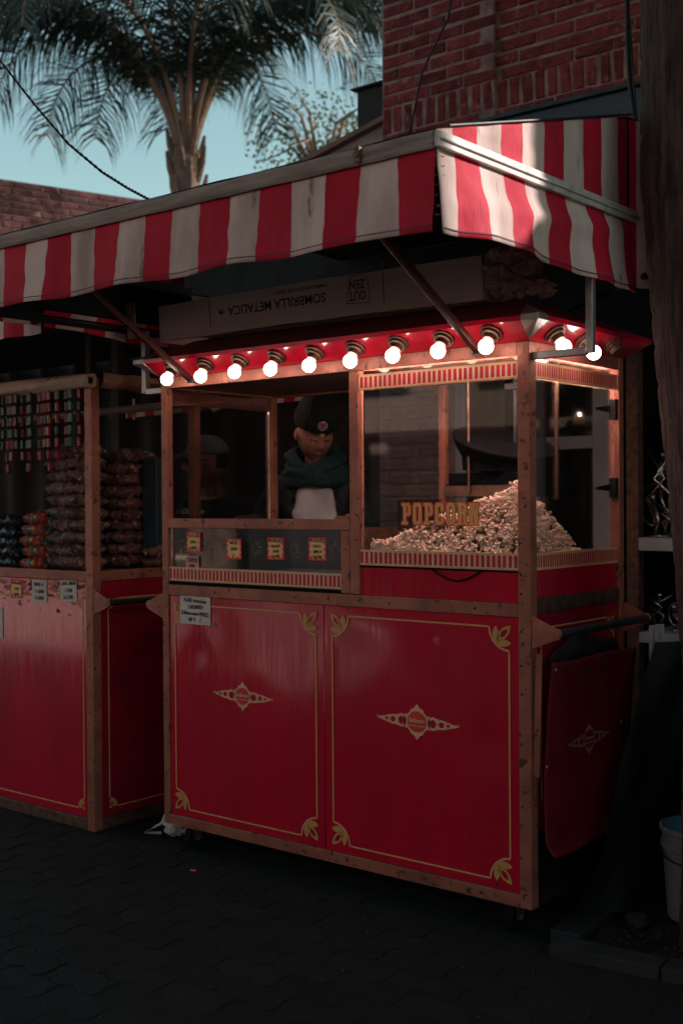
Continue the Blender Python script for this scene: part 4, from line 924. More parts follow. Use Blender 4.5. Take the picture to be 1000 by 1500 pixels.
# ------------------------------------------------------------------ popcorn heap
def heap(x, y):
    fx = 1.235 + .235 * max(0, (x - 1.02) / .66) ** 1.15
    fy_ = 1.0 if y < .1 else max(0, 1 - ((y - .1) / .47) ** 1.05)
    return 1.10 + (fx - 1.10) * fy_ + .016 * N3(x * 14, y * 14, 0) + .012 * N3(x * 35, y * 35, 3)
kv, kf = ico(1, 1); rp_ = random.Random(9)
protos = []
for k in range(10):
    g = G()
    for i in range(rp_.randint(4, 6)):
        d = Vector((rp_.gauss(0, 1), rp_.gauss(0, 1), rp_.gauss(0, 1))).normalized() * rp_.uniform(.6, .95); r = rp_.uniform(.42, .70)
        g.add([d + p * r * rp_.uniform(.75, 1.2) for p in kv], kf)
    protos.append(g)
V = []; Fc = []
def kern(x, y, z, s):
    p = protos[rp_.randrange(10)]; Rm = Matrix.Rotation(rp_.random() * 6.28, 3, 'Z') @ Matrix.Rotation(rp_.random() * 6.28, 3, 'X'); k = len(V); o = Vector((x, y, z))
    V.extend([o + Rm @ (q * s) for q in p.v]); Fc.extend([tuple(i + k for i in f) for f in p.f])
y = .034
while y < .6:
    x = 1.03
    while x < 1.674:
        xx = x + rp_.uniform(-.005, .005); yy = y + rp_.uniform(-.005, .005); xx = min(max(xx, 1.03), 1.672); yy = max(.033, yy); h = heap(xx, yy)
        if h > 1.15:
            if yy < .036 + .20 * (h - 1.17) - .006 or xx > 1.668 - .20 * (h - 1.17) + .006: x += .0145; continue
            kern(xx, yy, h + rp_.uniform(-.006, .010), rp_.uniform(.0070, .0105))
        x += .0145
    y += .0145
for s_ in range(2200):   # faces against the two panes
    if s_ % 3: x = rp_.uniform(1.035, 1.668); y = .040
    else: x = 1.670; y = rp_.uniform(.036, .56)
    h = heap(x, y); zz = rp_.uniform(1.15, h) if h > 1.16 else 0
    if h > 1.16: kern(x - (0 if s_ % 3 else .20 * (zz - 1.17)), y + rp_.uniform(0, .006) + .20 * (zz - 1.17) if s_ % 3 else y, zz, rp_.uniform(.0070, .0105))
me = bpy.data.meshes.new('popcorn_heap'); me.from_pydata(V, [], Fc); me.materials.append(KERN); me.update()
ph = bpy.data.objects.new('popcorn_heap', me); place(ph, (0, 0, 0), None, 0, 'heap of fresh popcorn piled against the glass under the kettle', 'popcorn', None, 'stuff')
g = G(); g.grid(lambda u, v: (1.03 + .58 * u, .11 + .43 * v, max(1.07, heap(1.03 + .58 * u, .11 + .43 * v) - .016)), 20, 20); build('popcorn_core', g, KERN, ph, smooth=True)

# ------------------------------------------------------------------ box and bag on the roof
bx_ = G(); bx_.grid(lambda u, v: (-.07 + 1.57 * u, .065 - .012 * v, 2.062 + .145 * v + .004 * N3(u * 8, v * 2, 0) + .006 * math.sin(u * 3.1)), 40, 4)
def boxtop(u, v): return (-.07 + 1.57 * u, .053 + .17 * v, 2.207 + .004 * N3(u * 8, 2, 0) + .006 * math.sin(u * 3.1))
bx_.grid(boxtop, 40, 3); bx_.grid(lambda u, v: (-.07 + 1.57 * u, .223, 2.062 + .145 * v), 10, 1); bx_.grid(lambda u, v: (-.07, .06 + .163 * u, 2.062 + .145 * v), 2, 2); bx_.grid(lambda u, v: (1.50, .06 + .163 * u, 2.062 + .145 * v), 2, 2)
bx_.grid(lambda u, v: (-.07 + 1.57 * u, .06 + .163 * v, 2.062), 2, 2)
box = build('cardboard_box', bx_, CARD, label='long worn cardboard carton of a sunshade lying upside down on the cart roof', cat='box', smooth=False)
FB = frame((0, .056, 0), (1, 0, 0), (0, -.08, 1))
text('printing', 'SOMBRILLA METALICA', .047, FB, .735, 2.117, .0035, INK, box, rot=math.pi, sx=1.0)
text('printing', 'SOMBRILLA RUSTICA 240 CRUDO', .0165, FB, .86, 2.156, .0035, INK, box, rot=math.pi)
text('printing', 'OUT\nZEN', .044, FB, 1.112, 2.125, .0035, INK, box, rot=math.pi, sx=.8)
g = G(); sq = [(1.063, 2.082), (1.163, 2.076), (1.158, 2.16), (1.145, 2.172), (1.085, 2.170)]
for i in range(5):
    a, b = sq[i], sq[(i + 1) % 5]; dx, dy = b[0] - a[0], b[1] - a[1]; L = math.hypot(dx, dy); nx, ny = -dy / L * .0012, dx / L * .0012
    g.prism(FB, [(a[0] - nx, a[1] - ny), (b[0] - nx, b[1] - ny), (b[0] + nx, b[1] + ny), (a[0] + nx, a[1] + ny)], .003, .0038)
build('logo_outline', g, INK, box)
g = G()
for i, (dx, dy) in enumerate(((-.004, .028), (.016, .024), (.024, .012))):
    g.prism(FB, [(.455, 2.105), (.452 + dx + .004, 2.105 + dy * .6), (.455 + dx, 2.105 + dy), (.455 + dx * .4 - .006, 2.105 + dy * .5)], .003, .0038)
build('leaf_mark', g, INK, box)
for u in (.40, 1.22): 
    g = G(); g.prism(FB, [(u, 2.066), (u + .004, 2.066), (u + .006, 2.206), (u + .002, 2.206)], .002, .0042); build('crease', g, mat('card_crease', (.16, .11, .09), .9), box)
g = G(); g.prism(FB, [(-.068, 2.064), (-.02, 2.064), (-.015, 2.205), (-.068, 2.205)], .002, .0040); build('packing_tape', g, mat('dirty_tape', (.26, .20, .18), .4, 0, (.10, .08, .07), 30, .2), box)
# crumpled sack
v0, f0 = ico(5, 1); g = G()
def crum(p, k):
    r = 1.05 - .75 * abs(N3(p.x * 1.3, p.y * 1.3, p.z * 1.3 + k)) - .45 * abs(N3(p.x * 2.6, p.y * 2.6 + k, p.z * 2.6)); return p * r
for cx, cy, cz, sx_, sy_, sz_, k in ((1.545, .10, 2.155, .075, .08, .085, 0), (1.60, .13, 2.185, .085, .09, .06, 3), (1.58, .10, 2.10, .075, .08, .05, 7), (1.66, .15, 2.09, .06, .08, .035, 11)):
    g.add([(cx + q.x * sx_, cy + q.y * sy_, cz + q.z * sz_) for q in (crum(p, k) for p in v0)], f0)
build('crumpled_sack', g, KRAFT, label='crumpled brown plastic sack at the right end of the carton', cat='sack', smooth=True)

# ================================================================== CANDY CART (left)
X2, Y2 = -.385, -.046; X20 = -2.0; D2 = .64
c2 = thing('candy_cart', (-1.2, .3, 0), 'dim red candy cart standing left of the popcorn cart', 'cart')
def p2(name, boxes, mt, **k): return part(name, boxes, mt, parent=c2, **k)
p2('post', [(X2 - .045, X2, Y2, Y2 + .045, 0, 1.93)], COPPER); p2('post', [(X2 - .04, X2, Y2 + D2 - .04, Y2 + D2, 0, 1.93)], COPPER)
p2('post', [(X20, X20 + .045, Y2, Y2 + .045, 0, 1.93)], COPPER); p2('post', [(X20, X20 + .04, Y2 + D2 - .04, Y2 + D2, 0, 1.93)], COPPER)
p2('rail', [(X20 + .046, X2 - .046, Y2 + .002, Y2 + .04, 1.064, 1.106)], COPPER); p2('rail', [(X20 + .046, X2 - .046, Y2 + .002, Y2 + .04, 0, .048)], BROWNM)
p2('rail', [(X2 - .04, X2 - .002, Y2 + .046, Y2 + D2 - .041, 1.064, 1.106)], COPPER); p2('rail', [(X2 - .04, X2 - .002, Y2 + .046, Y2 + D2 - .041, 0, .048)], BROWNM)
p2('rail', [(X20, X2 - .05, Y2 + .01, Y2 + .03, 1.935, 1.955)], DARKM)
p2('rail', [(X2 - .03, X2 - .005, Y2, Y2 + D2, 1.935, 1.955)], DARKM)
p2('counter', [(X20 + .03, X2 - .03, Y2 + .042, Y2 + D2 - .042, 1.075, 1.100)], BROWNM)
fp2 = p2('front_panel', [(X20 + .046, X2 - .046, Y2 + .010, Y2 + .02, .049, 1.063)], RED); sp2 = p2('side_panel', [(X2 - .02, X2 - .010, Y2 + .046, Y2 + D2 - .041, .049, 1.063)], REDOLD)
p2('back_panel', [(X20 + .046, X2 - .046, Y2 + D2 - .03, Y2 + D2 - .02, .0, 1.063)], REDOLD)
F2 = frame((0, Y2 + .0098, 0), (1, 0, 0), (0, 0, 1)); S2 = frame((X2 - .0098, 0, 0), (0, 1, 0), (0, 0, 1))
pinstripe(F2, X20 + .1, -.462, .085, .985, fp2, corners='bc', sc=.55, cut=.045)
pinstripe(S2, .045, .52, .085, .985, sp2, corners='ad', sc=.55, cut=.045)
plate(X2 + .001, 1, Y2 + .008, c2); plate(X2 + .001, 1, Y2 + D2 - .01, c2)
g = G(); g.tube([(X2 + .09, Y2 + .01, .978), (X2 + .09, Y2 + D2 - .01, .978)], .0135, 12); build('push_bar', g, DARKM, c2)
# worn paint patches at the top of the front panel
g = G(); rr = random.Random(8)
for i in range(190):
    u = -1.35 + rr.random() * .90; v = 1.052 - abs(rr.gauss(0, .035)) - (.05 if rr.random() < .25 else 0); s_ = rr.uniform(.003, .017); n = 7
    g.prism(F2, [(u + s_ * 1.5 * math.cos(k * .9) * rr.uniform(.5, 1.2), v + s_ * .7 * math.sin(k * .9) * rr.uniform(.5, 1.2)) for k in range(n)], .0004 + i * 3e-6, .0007 + i * 3e-6, i % 3)
build('chipped_paint', g, [mat('chip_dark', (.12, .015, .02), .7), mat('chip_pink', (.50, .16, .14), .7), mat('chip_ochre', (.45, .22, .10), .7)], fp2, kind='stuff')
tag_(-.93, 1.012, .085, ['GARRAPIÑ', '1 $500', '2x$900'], fr=F2, parent=fp2, size=.018, h=.085)
tag_(-.79 + .03, 1.008, .105, ['MANI x 1', '1 x $500', '2 x $900'], star=False, mtb=PAPER, fr=F2, parent=fp2, size=.022, h=.10, tilt=-.02, name='price_sheet')
tag_(-.556, 1.02, .112, ['LARG. MANI', '1 $ 500', '2x $ 900'], star=False, mtb=PAPER, fr=F2, parent=fp2, size=.022, h=.10, tilt=.02, name='price_sheet')
tag_(-1.085, .85, .10, ['$500'], star=False, mtb=PAPER, fr=F2, parent=fp2, size=.022, h=.14, name='price_sheet')
# rolled canvas along front and side
g = G()
def roll(p0, p1, r, k, wav=.12):
    p0 = Vector(p0); p1 = Vector(p1); d = (p1 - p0); n = 20; m_ = 60; a = d.normalized().orthogonal().normalized(); b = d.normalized().cross(a)
    return lambda u, v: p0 + d * v + (a * math.cos(u * 6.2832) + b * math.sin(u * 6.2832)) * r * (1 + wav * N3(math.cos(u * 6.28) * 1.5, math.sin(u * 6.28) * 1.5, v * 9 + k) + .07 * math.sin(u * 25 + v * 14))
g.grid(roll((X20, Y2 - .012, 1.915), (X2 + .02, Y2 - .012, 1.915), .031, 0), 24, 60); o = build('rolled_blind', g, CREAMROLL, c2, smooth=True, recalc=False); s_ = o.modifiers.new('solid', 'SOLIDIFY'); s_.thickness = .012
g = G(); g.lathe((X2 + .018, Y2 - .012, 1.915), (-1, 0, 0), [(0, .010), (.04, .010), (.04, .001)], 14); build('roll_core', g, BLACK, c2)
g = G(); g.grid(roll((X2 - .01, Y2 + .05, 1.925), (X2 - .01, Y2 + .75, 1.915), .034, 4, .25), 24, 60); build('rolled_side_blind', g, CANVAS, c2, smooth=True, recalc=False)
g = G(); g.tube([(X20, .55, 1.84), (-.2, .55, 1.858)], .018, 12); g.tube([(-.80, .55, 1.80), (-.80, .55, 1.90)], .006, 6); build('cross_pipe', g, mat('grey_pipe', (.33, .25, .24), .6), c2)
# candy cart canopy
a2 = thing('candy_cart_canopy', (-1.3, 0, 2.1), 'dark lined striped canopy above the candy cart', 'canopy')
g = G(); g.grid(lambda u, v: (-2.6 + 2.41 * u, -.44 + .012 * math.sin(u * 60) * (1 - v), 2.058 + .247 * v), 160, 4, lambda i, j: (i // 8) % 2); build('front_valance', g, [RCLOTH, WCLOTH], a2, smooth=True, recalc=False)
g = G(); g.grid(lambda u, v: (-.192 + .02 * v, -.44 + 1.3 * u, 2.118 + .028 * v), 60, 1, lambda i, j: (i // 6) % 2); g.grid(lambda u, v: (-.192 + .02 * v, -.44 + 1.3 * u, 2.118), 60, 1, lambda i, j: (i // 6) % 2)
build('side_bar', g, [RCLOTH, WCLOTH], a2, recalc=False)
g = G(); g.box(-2.6, -.20, -.42, .75, 2.31, 2.316); g.box(-4.4, -1.0, .752, 1.72, 2.31, 2.316); g.box(-4.4, -2.602, -.42, .75, 2.31, 2.316); g.box(-2.6, -.20, -.425, -.421, 2.07, 2.3); build('roof_lining', g, LINING, a2)
for x, y in ((-.30, .86), (-1.5, .86)):
    g = G(); g.box(x - .02, x + .02, y - .02, y + .02, 0 if x < -1 else 1.96, 2.305); build('canopy_post', g, DARKM, a2)
g = G(); g.box(-1.36, -1.30, .88, .93, 0, 2.3); build('canopy_post', g, DARKM, a2)
# hanging wrapped candy strings
cg = G(); 
def candy(z0, L, r):
    g = G(); pr = [(0, .001), (.003, r * .5), (.008, r), (L - .008, r), (L - .003, r * .5), (L, .001)]; g.lathe((0, 0, 0), (0, 0, -1), pr, 7); return g
c1 = build('candy', candy(0, .051, .0115), CRED, None, origin=(0, 0, 0)); me_r = c1.data; me_g = me_r.copy(); me_g.materials[0] = CGREEN; bpy.data.objects.remove(c1)
rr = random.Random(21)
ORD = ['first', 'second', 'third', 'fourth', 'fifth', 'sixth', 'seventh', 'eighth', 'ninth', 'tenth', 'eleventh', 'twelfth', 'thirteenth', 'fourteenth', 'fifteenth', 'sixteenth', 'seventeenth', 'eighteenth', 'nineteenth', 'twentieth', 'twenty-first', 'twenty-second', 'twenty-third', 'twenty-fourth', 'twenty-fifth']
for k in range(25):
    x = -1.13 + k * .0275; n = rr.choice((6, 7, 7, 8)) if k < 20 else 6; y = Y2 - .014 + rr.uniform(-.012, .02); red = k % 2 == 0 if rr.random() < .8 else rr.random() < .5
    th = thing('candy_string', (x, y, 1.945), ORD[24 - k] + ' string from the post in the hanging row, its top sweet ' + ('red' if red else 'green'), 'sweets', 'hanging strings of wrapped sweets')
    for i in range(n):
        o = bpy.data.objects.new('candy', me_r if (red if i == 0 or rr.random() < .85 else not red) else me_g); place(o, (x + rr.uniform(-.003, .003), y + rr.uniform(-.003, .003), 1.944 - i * .0515), th); o.rotation_euler = (rr.uniform(-.07, .07), rr.uniform(-.07, .07), 0)
# candy bags
def bag_me(seed, wx, wy, hz_, mt):
    r = random.Random(seed); g = G(); nu, nv = 60, 36; top = []; 
    def f(sgn):
        def q(u, v):
            a = 2 * u - 1; b = 2 * v - 1; e = max(0, 1 - abs(a) ** 3.2) ** .5 * max(0, 1 - abs(b) ** 3.2) ** .5
            h = hz_ / 2 * e * (1 + .55 * N3(a * 5 + seed, b * 4, sgn * 3) + .45 * N3(a * 11, b * 9 + seed, sgn) + .3 * N3(a * 24, b * 18 + seed, sgn))
            return (a * wx / 2 * (1 + .05 * N3(b * 6, seed, 1)), b * wy / 2 * (1 + .07 * N3(a * 7, seed, 2)), hz_ / 2 + sgn * h + .022 * N3(a * 9 + seed, b * 3, 8) * (1 - e))
        return q
    g.grid(f(1), nu, nv); g.grid(f(-1), nu, nv)
    me = bpy.data.meshes.new('candy_bag'); me.from_pydata(g.v, [], g.f); me.materials.append(mt); me.polygons.foreach_set('use_smooth', [True] * len(me.polygons)); me.update(); return me
def stack(x, y, n, z0, wx, wy, hz_, pitch, mt, lab, group, seed, rz=0):
    vs_ = [bag_me(seed + i, wx, wy, hz_, mt) for i in range(4)]
    ords = ['bottom', 'second', 'third', 'fourth', 'fifth', 'sixth', 'seventh', 'eighth', 'ninth', 'tenth', 'eleventh']
    for i in range(n):
        o = bpy.data.objects.new('candy_bag', vs_[i % 4]); pos = 'topmost' if i == n - 1 else ords[i] if i == 0 else ords[i] + ' from the bottom'
        place(o, (x + rr.uniform(-.008, .008), y + rr.uniform(-.008, .008), z0 + i * pitch), None, 0, lab % pos, 'bag', group); o.rotation_euler = (rr.uniform(-.04, .04), rr.uniform(-.04, .04), rz + rr.uniform(-.08, .08))
stack(-.70, .12, 10, 1.102, .20, .20, .064, .055, BAGPK, 'pale cellophane bag of nuts, %s in the stack left of the post', 'front stack of nut bags', 1)
stack(-.665, .365, 10, 1.102, .21, .22, .062, .053, BAGBR, 'brown cellophane bag of nuts, %s in the stack right of the post', 'rear stack of nut bags', 11)
stack(-.86, .06, 5, 1.102, .12, .16, .055, .050, BAGMU, 'bag of bright multicoloured sweets, %s in its short stack', 'stack of bright sweets', 21)
stack(-1.03, .06, 5, 1.102, .19, .18, .055, .046, BAGDK, 'dark bag of sweets, %s in the stack at the left edge', 'stack of dark sweet bags', 31)
stack(-.42, .42, 2, 1.102, .16, .2, .05, .045, BAGBR, 'flat brown nut bag, %s of the two beside the carts', 'flat nut bags', 41)
g = G(); g.box(-.548, -.455, .38, .46, 1.102, 1.60); build('blue_box', g, mat('dark_blue_box', (.02, .035, .05), .5), label='dark blue upright carton behind the nut bags', cat='box', bevel=.004)
g = G(); v0, f0 = ico(3, 1); lp = Vector((-.34, .66, 1.99)); g.add([lp + p * .010 for p in v0], f0); g.lathe(lp, (0, 0, 1), [(.008, .006), (.03, .006), (.03, .001)], 10, 1)
build('small_lamp', g, [glow('small_lamp_glow', (1, .6, .45), 380), BROWNM], label='tiny orange lamp hanging at the back corner of the candy cart', cat='lamp', smooth=True)
# back curtain behind the candy cart, striped awnings beyond
g = G(); g.grid(lambda u, v: (-6.2 + 6.0 * u, 1.75 + .03 * math.sin(u * 105), 0 + 2.4 * v), 240, 4); build('stall_curtain', g, mat('brown_curtain', (.022, .014, .013), .9, 0, (.010, .007, .007), 3), label='dark brown curtain hanging behind the candy cart', cat='curtain', smooth=True, recalc=False)
for i in range(9):
    pass
g = G(); g.grid(lambda u, v: (-2.3 + 1.75 * u, 1.66, 1.925 + .03 * u + .045 * v), 64, 2, lambda i, j: (i // 3) % 2)
build('far_striped_awning', g, [RCLOTH, WCLOTH], label='narrow red and white striped awning glimpsed behind the carts', cat='awning', recalc=False)
g = G(); g.tube([(-1.02, 1.35, 2.2), (-1.08, 1.32, 2.02)], [.006, .012], 8); g.tube([(-1.08, 1.32, 2.02), (-1.03, 1.35, 1.90)], [.014, .03], 10, 1)
build('closed_parasol', g, [REDTRIM, WCLOTH], label='tip of a closed striped parasol above the hanging sweets', cat='parasol')

# ================================================================== small street things
# bucket
bk = thing('bucket', (2.06, .50, .02), 'dirty white plastic bucket half hidden behind the trunk', 'bucket')
g = G(); g.lathe((2.065, .50, .015), (0, 0, 1), [(0, .001), (0, .112), (.01, .116), (.23, .130), (.235, .137), (.25, .137), (.252, .131), (.285, .134), (.29, .141), (.302, .141), (.304, .134)], 40); build('bucket_wall', g, BUCKM, bk, smooth=False)
g = G(); g.lathe((2.065, .50, .015), (0, 0, 1), [(.303, .133), (.18, .125), (.18, .001)], 40); build('bucket_inside', g, BLUEIN, bk, smooth=False)
g = G(); g.tube([(2.065 - .140 * math.cos(t / 10 * 3.14159), .50 - .140 * math.sin(t / 10 * 3.14159), .265 - .05 * math.sin(t / 10 * 3.14159)) for t in range(11)], .003, 6); build('bucket_handle', g, DARKM, bk)
# tarpaulin
P = [Vector((1.85, .61, .90)), Vector((2.5, .95, .93)), Vector((1.885, -.06, .19)), Vector((2.4, .75, .0))]
P = [Vector((1.85, .61, .90)), Vector((2.2, 1.3, .93)), Vector((1.79, .10, .05)), Vector((2.05, 1.15, .0))]
g = G(); g.grid(lambda u, v: P[0].lerp(P[1], u).lerp(P[2].lerp(P[3], u), v) + Vector((.05, -.03, 0)) * N3(u * 4, v * 2, 0) + Vector((.018, -.01, 0)) * math.sin(u * 22 + v * 3) * (.3 + v) + Vector((.012, -.006, 0)) * N3(u * 14, v * 5, 2), 70, 40)
build('black_tarpaulin', g, TARP, label='black tarpaulin slung from the push bar down to the kerb', cat='tarpaulin', smooth=True, recalc=False)
g = G(); g.grid(lambda u, v: (1.83 + .012 * math.sin(u * 14) + .01 * v, .60 + .10 * u - .02 * v, .955 - .24 * v * (1 - .35 * u)), 24, 20); build('white_cloth', g, mat('grey_white_cloth', (.34, .32, .33), .85), label='crumpled whitish cloth hanging over the end of the push bar', cat='cloth', smooth=True, recalc=False)
# white plastic bag behind left wheel
v0, f0 = ico(4, 1); g = G()
g.add([(-.065 + q.x * .075, .12 + q.y * .055, .055 + q.z * .06) for q in (crum(p, 5) for p in v0)], f0)
pts = [Vector((-.12, .09, .012)), Vector((-.19, .065, .008)), Vector((-.165, .10, .03)), Vector((-.11, .12, .06))]
g.tube(pts, [.007, .006, .005, .007], 6)
build('plastic_bag', g, PLAST, label='white plastic carrier bag on the ground between the two carts', cat='bag', smooth=True)
# cables
g = G(); cp = [(-.36, -.623, 3.253), (-.022, -.738, 2.99), (.156, -.724, 2.799), (.329, -.713, 2.629), (.483, -.693, 2.508), (.607, -.69, 2.434), (.749, -.72, 2.366)]
cpv = [Vector(p) for p in cp]; fine = []
for i in range(len(cpv) - 1):
    for k in range(30): fine.append(cpv[i].lerp(cpv[i + 1], k / 30))
fine.append(cpv[-1])
for s_ in (0, 1): g.tube([p + Vector((.0028 * math.cos(i * .75 + s_ * 3.14), 0, .0022 * math.sin(i * .75 + s_ * 3.14))) for i, p in enumerate(fine)], .0032, 5)
build('guy_wire', g, CAB_W, label='twisted wire rising from the canopy bar to the upper left', cat='wire')
g = G(); g.tube([(-.053, 2.27, 4.4), (-.109, 2.25, 4.074), (-.202, 2.24, 3.926), (-.274, 2.23, 3.808), (-.337, 2.25, 3.629), (-.395, 2.27, 3.48)], .006, 6); build('wall_cable', g, CAB_B, label='thin black cable hanging in front of the brick wall', cat='cable', smooth=True)
g = G(); g.tube([(1.825, .45, 3.4), (1.833, .45, 3.13), (1.834, .45, 2.946), (1.841, .45, 2.806), (1.865, .45, 2.641), (1.885, .45, 2.5)], .0095, 8); g.tube([(1.845, .445, 3.0), (1.86, .44, 2.8), (1.885, .44, 2.5)], .003, 6)
build('power_cable', g, CAB_B, label='thick dark cable running down beside the big trunk', cat='cable', smooth=True)

# ================================================================== PEOPLE
def from_eval(o):
    dg = bpy.context.evaluated_depsgraph_get(); me = bpy.data.meshes.new_from_object(o.evaluated_get(dg)); return me
def skin(nodes, edges, sub=1, extra=None, voxel=None, smooth_it=4):
    me = bpy.data.meshes.new('s'); names = list(nodes); ix = {n: i for i, n in enumerate(names)}
    me.from_pydata([nodes[n][0] for n in names], [(ix[a], ix[b]) for a, b in edges], []); o = bpy.data.objects.new('s', me); COL.objects.link(o)
    o.modifiers.new('k', 'SKIN'); me.skin_vertices  # layer exists after modifier
    for n in names:
        r = nodes[n][1]; r = r if isinstance(r, tuple) else (r, r); me.skin_vertices[0].data[ix[n]].radius = r
    me.skin_vertices[0].data[0].use_root = True
    ss = o.modifiers.new('ss', 'SUBSURF'); ss.levels = sub; ss.render_levels = sub
    bpy.context.view_layer.update(); m1 = from_eval(o); bpy.data.objects.remove(o)
    if voxel:
        b = bmesh.new(); b.from_mesh(m1)
        for vs, fs in (extra or []):
            nv = [b.verts.new(p) for p in vs]
            for f in fs:
                try: b.faces.new([nv[i] for i in f])
                except ValueError: pass
        m2 = bpy.data.meshes.new('r'); b.to_mesh(m2); b.free(); o = bpy.data.objects.new('r', m2); COL.objects.link(o)
        md = o.modifiers.new('r', 'REMESH'); md.mode = 'VOXEL'; md.voxel_size = voxel; md.use_smooth_shade = True
        if smooth_it: sm_ = o.modifiers.new('sm', 'SMOOTH'); sm_.iterations = smooth_it; sm_.factor = .5
        bpy.context.view_layer.update(); m1 = from_eval(o); bpy.data.objects.remove(o)
    return m1
def ga(x, y, sx, sy): return math.exp(-(x / sx) ** 2 - (y / sy) ** 2)
def head_geo():
    vs, fs = ico(6, 1); out = []
    for p in vs:
        x, y, z = p.x * .074, p.y * .094, p.z * .118
        if z < 0:
            t = -z / .118; x *= 1 - .34 * t ** 1.6; y = y * (1 - .18 * t) - .012 * t if y < 0 else y * (1 - .45 * t)
        if p.y < -.1:
            f = min(1, (-p.y - .1) * 3)
            y += f * (-.031 * ga(x, z + .014, .011, .021) - .010 * ga(x, z - .012, .009, .02) + .013 * (ga(x - .030, z - .012, .017, .011) + ga(x + .030, z - .012, .017, .011))
                      - .006 * ga(x, z - .034, .05, .009) - .006 * ga(x, z + .050, .020, .0055) - .0065 * ga(x, z + .062, .017, .006) + .004 * ga(x, z + .0565, .018, .002) + .004 * ga(x, z + .074, .02, .007) - .008 * ga(x, z + .098, .022, .016)
                      - .005 * (ga(x - .042, z + .02, .018, .018) + ga(x + .042, z + .02, .018, .018)) - .0055 * (ga(x - .030, z - .010, .010, .0085) + ga(x + .030, z - .010, .010, .0085)))
            x += (1 if x > 0 else -1) * f * .004 * ga(abs(x) - .010, z + .022, .006, .008)
        out.append(Vector((x, y, z)))
    ears = []
    v1, f1 = ico(3, 1)
    for s in (-1, 1): ears.append(([Vector((s * (.074 + p.x * .009 + .006 * max(0, p.y)), .012 + p.y * .018, -.006 + p.z * .031 * (1 - .25 * (p.z < 0)))) for p in v1], f1))
    return (out, fs), ears
def person(name, loc, yaw, hyaw, htilt, hz, arms, label, look):
    base = Vector((loc[0], loc[1], 0)); th = thing(name, base, label, 'person')
    Rb = Matrix.Rotation(yaw, 3, 'Z'); Rh = Matrix.Rotation(hyaw, 3, 'Z') @ Matrix.Rotation(htilt, 3, 'X')
    hc = Vector((0, -.05, hz)); sh = hz - .235     # shoulder height
    T = lambda p: base + Rb @ Vector(p)
    hw = T(hc)
    (hv, hf), ears = head_geo(); H = lambda p: hw + Rh @ (p * 1.1)
    ex = [([H(p) for p in hv], hf)] + [([H(p) for p in v_], f_) for v_, f_ in ears]
    def arm(s, el, wr, fl):   # elbow, wrist world-local, finger dir
        n = {}; k = 'L' if s > 0 else 'R'
        n[k + 's'] = (T((s * .17, 0, sh)), (.055, .055)); n[k + 'e'] = (T(el), (.040, .040)); n[k + 'w'] = (T(wr), (.026, .022))
        d = (Vector(wr) - Vector(el)).normalized(); fl = Vector(fl).normalized(); pm = Vector(wr) + (d * .5 + fl * .5).normalized() * .055; n[k + 'p'] = (T(pm), (.034, .018))
        e = [('ch', k + 's'), (k + 's', k + 'e'), (k + 'e', k + 'w'), (k + 'w', k + 'p')]; side = fl.cross(Vector((0, 0, 1))).normalized()
        if side.length < .1: side = Vector((1, 0, 0))
        fx = []
        for i, (off, L) in enumerate(((-.030, .062), (-.010, .072), (.010, .068), (.029, .052))):
            b0_ = pm + side * off + fl * .012; c1_ = b0_ + fl * L * .5; c2_ = c1_ + (fl + Vector((0, 0, -.7))).normalized() * L * .5
            fx.append(([b0_, c1_, c2_], [.0095, .0088, .0072]))
        b0_ = pm - side * .026 - fl * .02; fx.append(([b0_, b0_ - side * .025 + fl * .02, b0_ - side * .028 + fl * .045], [.011, .010, .008]))
        return n, e, fx
    nodes = {'pe': (T((0, 0, sh - .52)), (.14, .10)), 'wa': (T((0, 0, sh - .32)), (.13, .095)), 'ch': (T((0, .01, sh - .10)), (.15, .105)), 'ne': (T((0, -.005, sh + .06)), (.056, .056)), 'hd': (hw - Vector((0, 0, .03)), (.05, .05))}
    edges = [('pe', 'wa'), ('wa', 'ch'), ('ch', 'ne'), ('ne', 'hd')]
    for s, k in ((-1, 'r'), (1, 'l')):
        nodes[k + 'h'] = (T((s * .10, 0, sh - .60)), (.085, .085)); nodes[k + 'k'] = (T((s * .11, -.01, .50)), (.058, .058)); nodes[k + 'a'] = (T((s * .12, .02, .10)), (.040, .042)); nodes[k + 't'] = (T((s * .13, -.12, .045)), (.042, .032))
        edges += [('pe', k + 'h'), (k + 'h', k + 'k'), (k + 'k', k + 'a'), (k + 'a', k + 't')]
    fing = []; armn = {}
    for s, el, wr, fl_ in arms:
        n, e, fx = arm(s, el, wr, fl_); nodes.update(n); edges += e; fing += fx; armn[s] = (el, wr)
    for pts_, rs_ in fing:
        g = G(); g.tube([T(p) for p in pts_] + [T(pts_[-1] + (pts_[-1] - pts_[-2]).normalized() * .005)], rs_ + [.003], 8); ex.append((g.v, g.f))
    me = skin(nodes, edges, 1, ex, .0045, 1)
    b = bmesh.new(); b.from_mesh(me); seen = set(); isl = []
    for v_ in b.verts:
        if v_ in seen: continue
        st = [v_]; seen.add(v_); grp = []
        while st:
            q = st.pop(); grp.append(q)
            for e_ in q.link_edges:
                ov = e_.other_vert(q)
                if ov not in seen: seen.add(ov); st.append(ov)
        isl.append(grp)
    isl.sort(key=len)
    bmesh.ops.delete(b, geom=[q for grp in isl[:-1] for q in grp], context='VERTS'); b.to_mesh(me); b.free()
    o = bpy.data.objects.new('body', me); place(o, (0, 0, 0), th); me.materials.clear(); me.materials.append(SKIN); me.materials.append(BEARD); me.materials.append(HAIR); me.materials.append(LIPS)
    Hi = Rh.inverted(); idx = []
